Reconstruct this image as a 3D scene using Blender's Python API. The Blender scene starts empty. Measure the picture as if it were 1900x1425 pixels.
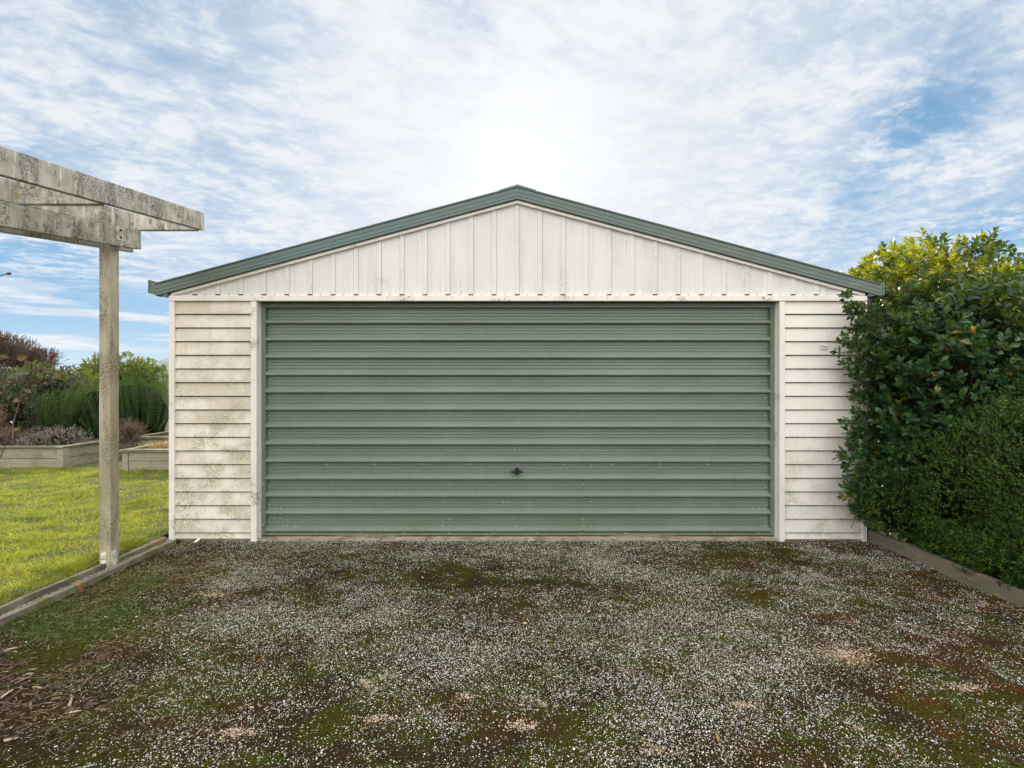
import bpy, math
import numpy as np
from mathutils import Vector
R = math.radians
rng = np.random.default_rng(7)
sc = bpy.context.scene
C = sc.collection

# ------------------------------------------------------------------ camera
F = 945.0; CY = -4.725; CZ = 1.44
cam = bpy.data.cameras.new("camera"); camo = bpy.data.objects.new("camera", cam); C.objects.link(camo)
camo.location = (0, CY, CZ); camo.rotation_euler = (R(90), 0, 0)
cam.sensor_width = 36; cam.lens = F/1900*36; cam.clip_start = .05; cam.clip_end = 12000
sc.camera = camo
def at(px, py, Y):
    d = Y-CY
    return np.array([(px-950)*d/F, Y, CZ-(py-712.5)*d/F])
def pdir(px, py):
    v = np.array([(px-950)/F, 1, (712.5-py)/F]); return v/np.linalg.norm(v)

# ------------------------------------------------------------------ view, world, sun
sc.view_settings.view_transform = 'Standard'; sc.view_settings.look = 'None'
sc.view_settings.exposure = 0.0; sc.view_settings.gamma = 1
SUN_EL = 22.5; SUN_AZ = 1.0
w = bpy.data.worlds.new("World"); sc.world = w; w.use_nodes = True
nt = w.node_tree; nt.nodes.clear()
def nd(t, **k):
    n = nt.nodes.new(t)
    for a, b in k.items(): setattr(n, a, b)
    return n
def lk(a, b): nt.links.new(a, b)
def setin(sock, v):
    if isinstance(v, bpy.types.NodeSocket): lk(v, sock)
    else: sock.default_value = v
def M(op, a, b=None, c=None, clamp=False):
    n = nd('ShaderNodeMath', operation=op, use_clamp=clamp)
    setin(n.inputs[0], a)
    if b is not None: setin(n.inputs[1], b)
    if c is not None: setin(n.inputs[2], c)
    return n.outputs[0]
def VM(op, a, b=None, out=0):
    n = nd('ShaderNodeVectorMath', operation=op); setin(n.inputs[0], a)
    if b is not None: setin(n.inputs[1], b)
    return n.outputs[out]
def MIX(f, a, b, blend='MIX'):
    n = nd('ShaderNodeMix', data_type='RGBA', blend_type=blend); n.clamp_factor = True
    setin(n.inputs[0], f); setin(n.inputs[6], a); setin(n.inputs[7], b); return n.outputs[2]
def NOISE(v, s, d=4, r=.55, dist=0.0):
    n = nd('ShaderNodeTexNoise'); lk(v, n.inputs['Vector']); n.inputs['Scale'].default_value = s
    n.inputs['Detail'].default_value = d; n.inputs['Roughness'].default_value = r
    n.inputs['Distortion'].default_value = dist; return n.outputs[0]
def SMOOTH(v, lo, hi, a=0.0, b=1.0):
    n = nd('ShaderNodeMapRange', interpolation_type='SMOOTHSTEP'); setin(n.inputs[0], v)
    n.inputs[1].default_value = lo; n.inputs[2].default_value = hi; n.inputs[3].default_value = a; n.inputs[4].default_value = b
    return n.outputs[0]
def col4(c): return (c[0], c[1], c[2], 1)

geo = nd('ShaderNodeTexCoord')
D = VM('NORMALIZE', geo.outputs['Generated'])
sep = nd('ShaderNodeSeparateXYZ'); lk(D, sep.inputs[0]); dx, dy, dz = sep.outputs
zz = M('ADD', M('MAXIMUM', dz, 0.0), 0.10)
u = M('DIVIDE', dx, zz); v = M('DIVIDE', dy, zz)
def comb(x, y, z=0.0):
    n = nd('ShaderNodeCombineXYZ'); setin(n.inputs[0], x); setin(n.inputs[1], y); setin(n.inputs[2], z); return n.outputs[0]
ur = M('ADD', M('MULTIPLY', u, .93), M('MULTIPLY', v, .35)); vr = M('SUBTRACT', M('MULTIPLY', v, .93), M('MULTIPLY', u, .35))
big = NOISE(comb(M('MULTIPLY', ur, .65), vr, 3.1), .85, 7, .55, .25)
mid = NOISE(comb(M('MULTIPLY', ur, .8), vr, 1.7), 4.2, 7, .66, .35)
fine = NOISE(comb(M('MULTIPLY', ur, .8), vr, 7.7), 15.0, 5, .62, .3)
def patch(px, py, k, amt):
    d = pdir(px, py); dt = VM('DOT_PRODUCT', D, tuple(d), out=1)
    return M('MULTIPLY', M('POWER', M('MAXIMUM', dt, 0.0), k), amt)
sun_dir = Vector((math.sin(R(SUN_AZ))*math.cos(R(SUN_EL)), math.cos(R(SUN_AZ))*math.cos(R(SUN_EL)), math.sin(R(SUN_EL))))
sdot = M('MAXIMUM', VM('DOT_PRODUCT', D, tuple(sun_dir), out=1), 0.0)
g_wide = M('POWER', sdot, 15.0); g_mid = M('POWER', sdot, 90.0)
cov = M('ADD', M('MULTIPLY', M('SUBTRACT', big, .5), 1.55), M('MULTIPLY', M('SUBTRACT', mid, .5), 1.15))
cov = M('ADD', cov, M('MULTIPLY', M('SUBTRACT', fine, .5), 1.05))
cov = M('ADD', cov, .80)
cov = M('ADD', cov, M('MULTIPLY', g_wide, .42))
brk = M('ADD', .25, M('MULTIPLY', SMOOTH(M('ADD', M('MULTIPLY', mid, .6), M('MULTIPLY', fine, .4)), .40, .60, 1.0, 0.0), 1.45))
for px, py, k, a in [(120, 60, 22, -.22), (1690, 232, 700, -.48), (1770, 215, 900, -.42), (1600, 370, 900, -.4), (1860, 110, 80, -.12), (880, 15, 500, -.30), (1850, 490, 260, -.55), (60, 500, 170, -.55),
                     (100, 600, 160, -.6), (1000, 420, 14, .16), (280, 600, 300, -.35), (430, 380, 400, -.22), (1600, 385, 400, -.30), (1750, 330, 260, .35), (300, 470, 160, .25), (1250, 330, 30, .12), (1350, 120, 60, .18), (650, 130, 60, .12)]:
    pt_ = patch(px, py, k, a)
    cov = M('ADD', cov, M('MULTIPLY', pt_, brk) if a < -.45 else pt_)
cov = SMOOTH(cov, -.35, 1.12)
# long flat streaks low above the horizon
az = M('ARCTAN2', dx, dy)
streak = NOISE(comb(M('MULTIPLY', az, 2.4), M('MULTIPLY', dz, 26.0), M('MULTIPLY', az, .8)), 1.6, 5, .5, .5)
streak = SMOOTH(streak, .46, .62)
low = SMOOTH(dz, .11, .20)
cov = M('ADD', M('MULTIPLY', cov, low), M('MULTIPLY', streak, M('SUBTRACT', 1.0, low)), clamp=True)
sky = nd('ShaderNodeTexSky', sky_type='NISHITA'); sky.sun_disc = False
sky.sun_elevation = R(SUN_EL); sky.sun_rotation = R(SUN_AZ); sky.air_density = 1.0; sky.dust_density = .3; sky.ozone_density = 2.5
blue = MIX(1.0, sky.outputs[0], (.62, .86, 1.08, 1), 'MULTIPLY')
grad = SMOOTH(dz, .0, .5)
blue = MIX(.75, blue, MIX(grad, (2.0, 5.0, 8.0, 1), (1.6, 3.8, 6.2, 1)))
cloud = MIX(SMOOTH(M('ADD', M('MULTIPLY', mid, .6), M('MULTIPLY', fine, .4)), .40, .60), (6.1, 7.0, 8.2, 1), (8.6, 8.9, 9.2, 1))
cloud = MIX(M('MULTIPLY', g_wide, .9), cloud, (9.6, 9.6, 9.8, 1))
col = MIX(M('MULTIPLY', cov, .97), blue, cloud)
glow = nd('ShaderNodeVectorMath', operation='SCALE'); glow.inputs[0].default_value = (1.1, 1.1, 1.05); lk(g_mid, glow.inputs[3])
col = VM('ADD', col, glow.outputs[0])
# brightness added to the unseen sky overhead and behind, to light the front
boost = M('MULTIPLY', SMOOTH(M('SUBTRACT', M('MULTIPLY', dz, 1.2), M('MULTIPLY', dy, .8)), .20, 1.05), 2.2)
bm = nd('ShaderNodeVectorMath', operation='SCALE'); lk(MIX(SMOOTH(boost, .0, 1.2), col, MIX(.80, col, (8.4, 7.95, 7.4, 1))), bm.inputs[0]); lk(M('ADD', boost, 1.0), bm.inputs[3])
bg = nd('ShaderNodeBackground'); lk(bm.outputs[0], bg.inputs[0]); bg.inputs[1].default_value = .1
wo = nd('ShaderNodeOutputWorld'); lk(bg.outputs[0], wo.inputs[0])

sun = bpy.data.lights.new("sun", 'SUN'); sun.energy = 5.0; sun.angle = R(.6); sun.color = (1, .93, .80)
so = bpy.data.objects.new("sun", sun); C.objects.link(so)
so.rotation_euler = (-sun_dir).to_track_quat('-Z', 'Y').to_euler()

# ------------------------------------------------------------------ materials
def material(name, base, rough=.6, layers=(), bump=None, transl=0.0, tmix=.7, tcol=None, island=None, metallic=0.0, spec=.5, bumps=()):
    global nt
    m = bpy.data.materials.new(name); m.use_nodes = True; nt = m.node_tree; nt.nodes.clear()
    g = nd('ShaderNodeNewGeometry'); pos = g.outputs['Position']
    c = nd('ShaderNodeRGB'); c.outputs[0].default_value = col4(base); c = c.outputs[0]
    if island:            # list of (position, colour) for random per island
        r = nd('ShaderNodeValToRGB'); lk(g.outputs['Random Per Island'], r.inputs[0])
        els = r.color_ramp.elements
        while len(els) < len(island): els.new(.5)
        for e, (p, cc) in zip(els, island): e.position = p; e.color = col4(cc)
        c = r.outputs[0]
    sp = nd('ShaderNodeSeparateXYZ'); lk(pos, sp.inputs[0])
    for L in layers:
        mp = nd('ShaderNodeMapping'); lk(pos, mp.inputs[0]); mp.inputs['Scale'].default_value = L['s']; mp.inputs['Location'].default_value = L.get('o', (0, 0, 0))
        f = SMOOTH(NOISE(mp.outputs[0], 1.0, L.get('d', 4), L.get('r', .6), L.get('w', 0)), L['lo'], L['hi'])
        if 'sp' in L:
            s_, lo_, hi_ = L['sp']
            f = M('MULTIPLY', f, SMOOTH(NOISE(pos, s_, 3, .7), lo_, hi_))
        if 'zg' in L: f = M('MULTIPLY', f, SMOOTH(sp.outputs[2], L['zg'][0], L['zg'][1], 1.0, L.get('zmin', 0.0)))
        if 'xg' in L: f = M('MULTIPLY', f, SMOOTH(sp.outputs[0], L['xg'][0], L['xg'][1]))
        f = M('MULTIPLY', f, L.get('amt', 1.0))
        c = MIX(f, c, col4(L['col']))
    p = nd('ShaderNodeBsdfPrincipled'); lk(c, p.inputs['Base Color']); p.inputs['Roughness'].default_value = rough
    p.inputs['Metallic'].default_value = metallic; p.inputs['Specular IOR Level'].default_value = spec
    bl = list(bumps)
    if bump: bl.append(bump)
    nrm = None
    for b in bl:
        bs, st, dist = b[:3]
        mp = nd('ShaderNodeMapping'); lk(pos, mp.inputs[0]); mp.inputs['Scale'].default_value = bs if isinstance(bs, tuple) else (bs,)*3
        bn = nd('ShaderNodeBump'); bn.inputs['Strength'].default_value = st; bn.inputs['Distance'].default_value = dist
        lk(NOISE(mp.outputs[0], 1.0, 4, .65), bn.inputs['Height'])
        if nrm: lk(nrm, bn.inputs['Normal'])
        nrm = bn.outputs[0]
    if nrm: lk(nrm, p.inputs['Normal'])
    out = nd('ShaderNodeOutputMaterial'); res = p.outputs[0]
    if transl > 0:
        t = nd('ShaderNodeBsdfTranslucent')
        if tcol: lk(MIX(tmix, c, col4(tcol)), t.inputs[0])
        else: lk(c, t.inputs[0])
        mx = nd('ShaderNodeMixShader'); mx.inputs[0].default_value = transl; lk(res, mx.inputs[1]); lk(t.outputs[0], mx.inputs[2]); res = mx.outputs[0]
    lk(res, out.inputs[0]); return m

MOULD = (.16, .15, .055); GREY = (.22, .21, .19)
cream = (.76, .70, .61)  # left wall base, warmed to carry bounce light off the lawn
m_board_left = material('weathered_cream_warm_lit', cream, .62, [
    dict(col=(.46, .42, .32), s=(16, 8, 1.6), o=(1, 0, 0), lo=.50, hi=.68, amt=.45, sp=(45, .35, .6)),
    dict(col=(.54, .48, .37), s=(1.6, 1, 3.4), lo=.40, hi=.60, amt=.75),
    dict(col=(.34, .32, .27), s=(3, 3, 5), lo=.42, hi=.66, sp=(95, .38, .62), amt=.55, zg=(1.6, 2.2), zmin=.25),
    dict(col=(.30, .275, .15), s=(3.6, 3, 4.6), o=(2.3, 0, 1.1), lo=.44, hi=.62, sp=(70, .38, .60), amt=.85, zg=(.9, 2.0), zmin=.15),
    dict(col=(.10, .09, .05), s=(30, 30, 60), lo=.66, hi=.74, amt=.5)], bumps=[(40, .12, .004)])
m_board_right = material('aged_cream_paint', (.74, .70, .65), .62, [
    dict(col=(.48, .45, .38), s=(16, 8, 1.8), o=(1, 0, 0), lo=.52, hi=.70, amt=.35, sp=(45, .35, .6)),
    dict(col=(.64, .60, .55), s=(1.6, 1, 3.0), lo=.42, hi=.66, amt=.35),
    dict(col=GREY, s=(2.5, 3, 5), lo=.48, hi=.74, sp=(95, .45, .62), amt=.40, zg=(.6, 1.6), zmin=.15),
    dict(col=(.30, .28, .18), s=(2.8, 3, 3.6), o=(6.1, 0, 4.4), lo=.43, hi=.63, sp=(80, .38, .60), amt=.80, zg=(.3, 1.2), zmin=.04)], bumps=[(40, .12, .004)])
m_gable = material('aged_white_cladding', (.70, .675, .645), .5, [
    dict(col=(.40, .39, .36), s=(14, 3, .7), o=(2, 0, 0), lo=.52, hi=.70, amt=.5, sp=(60, .38, .6)),
    dict(col=(.62, .59, .56), s=(2.2, 1, .8), lo=.42, hi=.62, amt=.5),
    dict(col=(.30, .30, .28), s=(3.4, 2, 1.3), o=(1, 0, 2), lo=.50, hi=.70, sp=(75, .46, .62), amt=.55),
    dict(col=(.26, .25, .23), s=(26, 4, 1.6), lo=.60, hi=.70, sp=(50, .4, .6), amt=.55),
    dict(col=MOULD, s=(4.5, 3, 4), o=(3, 0, 0), lo=.58, hi=.70, sp=(90, .45, .6), amt=.7, zg=(2.26, 2.55))], bumps=[(30, .06, .003)])
m_trim = material('cream_trim_paint', (.78, .73, .67), .5, [
    dict(col=(.60, .56, .49), s=(5, 5, 1.2), lo=.46, hi=.68, amt=.45),
    dict(col=MOULD, s=(3.5, 3, 4), o=(0, 0, 7), lo=.56, hi=.68, sp=(70, .42, .58), amt=.8),
    dict(col=(.12, .10, .06), s=(26, 26, 40), lo=.68, hi=.75, amt=.6)], bumps=[(50, .1, .003)])
m_reveal = material('white_reveal_paint', (.70, .69, .67), .5, [
    dict(col=(.30, .27, .14), s=(30, 14, 5), lo=.52, hi=.66, amt=.6, zg=(.4, 1.9))])
m_door = material('green_steel_door', (.158, .206, .160), .34, [
    dict(col=(.195, .250, .205), s=(.5, 1, .8), lo=.40, hi=.62, amt=.6),
    dict(col=(.115, .145, .095), s=(1.4, 1, 14), lo=.42, hi=.70, amt=.22),
    dict(col=(.25, .27, .23), s=(9, 1, 1.2), lo=.54, hi=.72, amt=.10),
    dict(col=(.09, .105, .05), s=(7, 1, 1.6), o=(4, 0, 0), lo=.55, hi=.70, amt=.14, zg=(.2, 1.2), zmin=.2),
    dict(col=(.30, .33, .29), s=(40, 3, 8), lo=.60, hi=.75, amt=.25),
    dict(col=(.12, .14, .055), s=(2.5, 3, 3), lo=.40, hi=.60, sp=(60, .40, .58), amt=.55, zg=(.06, .20))], spec=.45, bumps=[((2, 2, 3), .10, .01)])
m_dframe = material('green_door_frame_steel', (.13, .175, .135), .5, [dict(col=(.10, .12, .07), s=(12, 12, 2), lo=.45, hi=.65, amt=.5)])
m_head = material('olive_head_flashing', (.20, .215, .17), .6, [dict(col=(.11, .105, .07), s=(6, 6, 20), lo=.45, hi=.65, amt=.6)])  # olive grey with random darker brown bands
m_barge = material('teal_green_flashing', (.098, .148, .146), .42, [
    dict(col=(.12, .145, .10), s=(.6, 1, 1), lo=.42, hi=.60, amt=.6),
    dict(col=(.23, .26, .20), s=(2, 2, 26), lo=.56, hi=.70, amt=.3)], spec=.5)
m_roof = material('roof_steel', (.16, .20, .18), .45, [dict(col=(.30, .24, .20), s=(2, 2, 2), lo=.45, hi=.6, amt=.5)])
m_dark = material('dark_cavity_lining', (.035, .032, .028), .9)
m_lap = material('painted_lap_shade', (.05, .045, .03), .95)  # near-black paint standing in for the shade line under each board lip
m_conc = material('stained_concrete', (.34, .28, .20), .9, [dict(col=(.15, .13, .06), s=(6, 6, 14), lo=.45, hi=.62, amt=.8), dict(col=(.55, .50, .42), s=(9, 9, 22), lo=.56, hi=.7, amt=.7)], bumps=[(60, .4, .01)])
m_screw = material('zinc_screw', (.75, .76, .74), .35, metallic=.3)
m_black = material('black_plastic', (.006, .006, .012), .35)
m_chrome = material('lock_barrel', (.65, .65, .66), .3, metallic=.9)
m_pvc = material('white_pvc', (.72, .71, .68), .4, [dict(col=(.3, .28, .2), s=(30, 30, 30), lo=.5, hi=.7, amt=.5)])
m_downp = material('dark_green_downpipe', (.02, .03, .028), .4)
WST = [dict(col=(.36, .335, .275), s=(6, 6, 6), lo=.40, hi=.60, amt=.85),
       dict(col=(.115, .115, .085), s=(9, 9, 1.5), lo=.44, hi=.60, sp=(55, .36, .60), amt=.88),
       dict(col=(.05, .05, .04), s=(4, 4, 4), o=(7, 2, 1), lo=.50, hi=.62, sp=(75, .42, .58), amt=.75),
       dict(col=(.70, .67, .60), s=(22, 22, 3.5), o=(3, 1, 0), lo=.57, hi=.66, amt=.7),
       dict(col=(.035, .035, .03), s=(26, 26, 12), lo=.62, hi=.70, amt=.8),
       dict(col=(.27, .22, .06), s=(13, 13, 13), o=(5, 5, 5), lo=.64, hi=.70, amt=.8),
       dict(col=(.55, .30, .03), s=(16, 16, 16), o=(9, 2, 5), lo=.73, hi=.76, amt=.9)]
m_beam = material('peeling_white_timber', (.50, .475, .415), .75, WST, bumps=[((60, 60, 12), .35, .006), (140, .25, .003)])
m_post = material('weathered_post_paint', (.47, .42, .32), .75, [
    dict(col=(.30, .25, .15), s=(4, 4, 1.5), lo=.38, hi=.62, amt=.8),
    dict(col=(.07, .06, .04), s=(9, 9, 2.2), lo=.43, hi=.58, sp=(85, .42, .60), amt=.8),
    dict(col=(.22, .23, .07), s=(8, 8, 3), o=(4, 1, 2), lo=.55, hi=.66, amt=.6, zg=(.3, 1.4))], bumps=[((60, 60, 8), .3, .005), (150, .3, .003)])
m_plate = material('painted_bolt_plate', (.66, .62, .53), .6, [dict(col=(.28, .2, .12), s=(30, 30, 30), lo=.5, hi=.65, amt=.7)])
m_edge = material('mossy_edging_timber', (.19, .17, .125), .85, [
    dict(col=(.10, .12, .025), s=(7, 7, 7), lo=.44, hi=.60, amt=.8),
    dict(col=(.09, .08, .06), s=(10, 3, 10), lo=.50, hi=.62, amt=.8),
    dict(col=(.48, .20, .02), s=(5, 5, 5), o=(3.2, 3, 0), lo=.58, hi=.64, sp=(40, .4, .55), amt=.9)], bumps=[((60, 8, 60), .5, .006), (90, .4, .004)])
m_edge_pale = material('pale_edging_board', (.17, .145, .11), .85, [
    dict(col=(.12, .11, .075), s=(4, 4, 14), lo=.45, hi=.63, amt=.7), dict(col=(.36, .24, .12), s=(3, 3, 20), lo=.58, hi=.66, amt=.6)], bumps=[((30, 5, 80), .4, .006)])
m_bedwood = material('grey_garden_bed_timber', (.31, .285, .205), .85, [
    dict(col=(.24, .215, .15), s=(1.5, 1.5, 22), lo=.43, hi=.63, amt=.8),
    dict(col=(.12, .13, .05), s=(3, 3, 5), lo=.50, hi=.66, amt=.6),
    dict(col=(.10, .085, .06), s=(11, 11, 30), lo=.62, hi=.70, amt=.8)], bumps=[((4, 4, 70), .4, .008)])
m_bedcap = material('mossy_bed_capping', (.13, .125, .065), .9, [dict(col=(.30, .27, .20), s=(3, 3, 12), lo=.48, hi=.62, amt=.8)], bumps=[((4, 30, 50), .4, .008)])
m_soil = material('garden_soil', (.055, .040, .026), .95, [dict(col=(.13, .10, .06), s=(14, 14, 14), lo=.5, hi=.62)], bumps=[(30, .8, .03)])
m_ground = material('mossy_gravel_bed', (.028, .019, .009), .95, [
    dict(col=(.042, .044, .003), s=(1.7, 1.4, 1), lo=.45, hi=.55, r=.7, d=8, amt=.85),
    dict(col=(.090, .024, .007), s=(1.5, 2.4, 1), o=(4, 2, 0), lo=.49, hi=.57, d=6, r=.7, sp=(16, .42, .56), amt=.85, xg=(1.2, 2.2)),
    dict(col=(.046, .024, .009), s=(1.3, 1.7, 1), o=(7, 5, 0), lo=.50, hi=.58, d=8, r=.72, amt=.8),
    dict(col=(.045, .070, .004), s=(2.2, 2.6, 1), o=(1, 8, 0), lo=.53, hi=.61, d=7, r=.7, sp=(26, .38, .56), amt=.8),
    dict(col=(.50, .40, .28), s=(1.6, 1.6, 1), o=(2.5, 3.3, 0), lo=.655, hi=.70, d=6, r=.7, sp=(40, .42, .55), amt=.9),
    dict(col=(.09, .08, .07), s=(170, 170, 170), lo=.60, hi=.68, d=2, amt=.7),
    dict(col=(.012, .010, .006), s=(110, 110, 110), o=(3, 3, 3), lo=.56, hi=.66, d=3, amt=.8)], spec=.04, bumps=[(26, .7, .02), (110, 1.0, .010)])
m_lawnsoil = material('lawn_soil', (.060, .075, .018), .95, [dict(col=(.10, .085, .035), s=(3, 3, 3), lo=.48, hi=.62)], bumps=[(30, .6, .03)])
m_terrain = material('field', (.08, .115, .035), .95, [dict(col=(.14, .12, .07), s=(.02, .02, .02), lo=.45, hi=.6)])
m_hill = material('hill_grass', (.13, .13, .07), .95, [dict(col=(.05, .075, .04), s=(.006, .006, .012), lo=.46, hi=.56, d=8, amt=.9), dict(col=(.30, .24, .17), s=(.004, .004, .02), o=(3, 1, 0), lo=.56, hi=.64, d=8, amt=.8)], spec=.1)
m_channel = material('channel_chippings', (.10, .085, .08), .95, [dict(col=(.30, .28, .28), s=(70, 70, 70), lo=.54, hi=.62, amt=.9)], bumps=[(80, 1, .012)])
m_pebble = material('white_stone_chips', (.7, .7, .7), .7, island=[(0, (.13, .11, .08)), (.22, (.28, .25, .19)), (.45, (.50, .48, .43)), (.80, (.56, .55, .52)), (1, (.80, .80, .80))])
m_crumb = material('soil_and_moss_crumbs', (.1, .1, .1), .9, island=[(0, (.008, .005, .003)), (.4, (.026, .013, .004)), (.65, (.036, .038, .001)), (.90, (.060, .078, .004)), (1, (.09, .035, .010))], spec=.04)
m_tan = material('tan_debris', (.1, .1, .1), .9, island=[(0, (.09, .05, .03)), (.4, (.30, .21, .13)), (.8, (.50, .39, .27)), (1, (.62, .52, .40))])
m_bark = material('bark_strips', (.1, .1, .1), .8, island=[(0, (.018, .012, .009)), (.5, (.070, .034, .022)), (.85, (.17, .10, .07)), (1, (.46, .38, .30))], bumps=[(120, .4, .003)])
m_litter = material('fallen_leaf_litter', (.1, .1, .1), .8, island=[(0, (.10, .055, .02)), (.5, (.30, .20, .10)), (.85, (.50, .38, .24)), (1, (.35, .09, .04))])
m_grass = material('lawn_grass', (.1, .1, .1), .55, [dict(col=(.42, .40, .06), s=(1.1, 1.6, 1), lo=.42, hi=.62, d=5, amt=.6), dict(col=(.035, .085, .008), s=(2.6, 4.0, 1), o=(3, 1, 0), lo=.47, hi=.60, d=6, amt=.8)],  # dark green patches paint in shade, pale straw end paints in sun highlights
    island=[(0, (.022, .070, .006)), (.45, (.085, .17, .014)), (.72, (.30, .33, .03)), (1, (.72, .56, .20))], transl=.55, tmix=.5, tcol=(.68, .72, .06), spec=.3)
m_grass_sh = material('short_green_grass', (.1, .1, .1), .6, island=[(0, (.04, .09, .012)), (.6, (.075, .155, .018)), (.9, (.11, .19, .03)), (1, (.26, .22, .10))], transl=.3, spec=.3)
m_thatch = material('dry_grass_thatch', (.1, .1, .1), .8, island=[(0, (.12, .08, .04)), (.5, (.26, .20, .11)), (1, (.44, .36, .23))], transl=.2)
m_leaf_big = material('glossy_shrub_leaf', (.1, .1, .1), .30, island=[(0, (.007, .036, .013)), (.5, (.014, .062, .019)), (.82, (.034, .098, .022)), (.965, (.075, .13, .028)), (.985, (.16, .15, .02)), (1, (.40, .20, .02))],
    transl=.20, tcol=(.34, .44, .01), spec=.38)
m_leaf_sunlit = material('painted_sunlit_leaf', (.1, .1, .1), .35, island=[(0, (.022, .060, .016)), (.55, (.050, .12, .018)), (.8, (.11, .18, .015)), (1, (.55, .50, .03))], transl=.55, tmix=.42, tcol=(.88, .80, .01), spec=.5)  # yellower copy of the shrub leaf, sunlight put into its colour
m_leaf_small = material('small_hedge_leaf', (.1, .1, .1), .42, island=[(0, (.008, .027, .005)), (.45, (.022, .060, .008)), (.8, (.060, .125, .014)), (1, (.20, .31, .04))], transl=.18, spec=.2)
m_twig = material('brown_twig', (.085, .055, .035), .8)
m_inner = material('painted_inner_shade', (.010, .010, .006), 1.0, [dict(col=(.02, .024, .010), s=(20, 20, 20), lo=.5, hi=.6)], spec=0)  # near-black filler that paints the shade inside bushes
m_rosemary = material('rosemary_needle', (.1, .1, .1), .6, island=[(0, (.008, .024, .007)), (.55, (.022, .056, .014)), (1, (.085, .155, .040))], transl=.24, tcol=(.26, .42, .04), spec=.05)
m_pitto = material('bright_leaf', (.1, .1, .1), .45, island=[(0, (.04, .085, .02)), (.5, (.06, .125, .02)), (1, (.22, .25, .03))], transl=.42, tcol=(.34, .38, .02), spec=.2)
m_burg = material('burgundy_leaf', (.1, .1, .1), .6, island=[(0, (.018, .009, .006)), (.6, (.055, .022, .013)), (1, (.16, .065, .03))], transl=.3)
m_under = material('dark_mixed_leaf', (.1, .1, .1), .6, island=[(0, (.018, .032, .012)), (.5, (.040, .070, .020)), (.85, (.070, .10, .03)), (1, (.16, .09, .03))], transl=.25)
m_silver = material('silver_leaf', (.1, .1, .1), .8, island=[(0, (.10, .06, .035)), (.5, (.20, .175, .14)), (1, (.46, .45, .42))], transl=.25)
m_dry = material('dry_brown_stem', (.1, .1, .1), .85, island=[(0, (.06, .035, .022)), (.6, (.16, .10, .065)), (1, (.30, .20, .12))], transl=.2)
m_straw = material('straw_tuft', (.1, .1, .1), .8, island=[(0, (.25, .16, .07)), (.6, (.50, .36, .18)), (.9, (.6, .48, .26)), (1, (.16, .24, .04))], transl=.4)
m_roseleaf = material('bronze_rose_leaf', (.1, .1, .1), .4, island=[(0, (.035, .060, .018)), (.4, (.085, .095, .015)), (.7, (.15, .085, .012)), (1, (.075, .11, .075))], transl=.35, tcol=(.25, .17, .01))
m_rosestem = material('red_rose_stem', (.085, .022, .018), .5)
m_rosebud = material('rose_bud', (.16, .022, .028), .5, [dict(col=(.07, .04, .02), s=(70, 70, 70), lo=.48, hi=.6)])
m_sticker = material('sticker_white', (.80, .80, .82), .4)
m_ink_red = material('sticker_dark_red', (.10, .012, .018), .5)
m_ink_blue = material('sticker_dark_blue', (.02, .025, .08), .5)
m_ink_light = material('sticker_grey_blue', (.30, .32, .42), .5)
m_tag = material('pale_plant_tag', (.45, .55, .60), .4)
m_nail = material('dark_nail_head', (.06, .05, .045), .6)

# ------------------------------------------------------------------ builders
def mk(name, V, Fc, mat, parent=None, smooth=False, bevel=0):
    V = np.asarray(V, float)
    me = bpy.data.meshes.new(name)
    off = np.array(parent['_w']) if parent is not None and '_w' in parent.keys() else np.zeros(3)
    V = V-off
    if isinstance(Fc, np.ndarray):
        n, k = Fc.shape
        me.vertices.add(len(V)); me.vertices.foreach_set('co', V.astype(np.float32).ravel())
        me.loops.add(n*k); me.loops.foreach_set('vertex_index', Fc.astype(np.int32).ravel())
        me.polygons.add(n); me.polygons.foreach_set('loop_start', np.arange(0, n*k, k, dtype=np.int32)); me.polygons.foreach_set('loop_total', np.full(n, k, dtype=np.int32))
        me.update(calc_edges=True)
    else:
        me.from_pydata([tuple(p) for p in V], [], Fc); me.update()
    if smooth: me.polygons.foreach_set('use_smooth', [True]*len(me.polygons))
    me.materials.append(mat)
    o = bpy.data.objects.new(name, me); C.objects.link(o)
    if parent is not None:
        o.parent = parent; o['_w'] = list(off)
    if bevel:
        b = o.modifiers.new('bevel', 'BEVEL'); b.width = bevel; b.segments = 2; b.limit_method = 'ANGLE'
    return o
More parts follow.
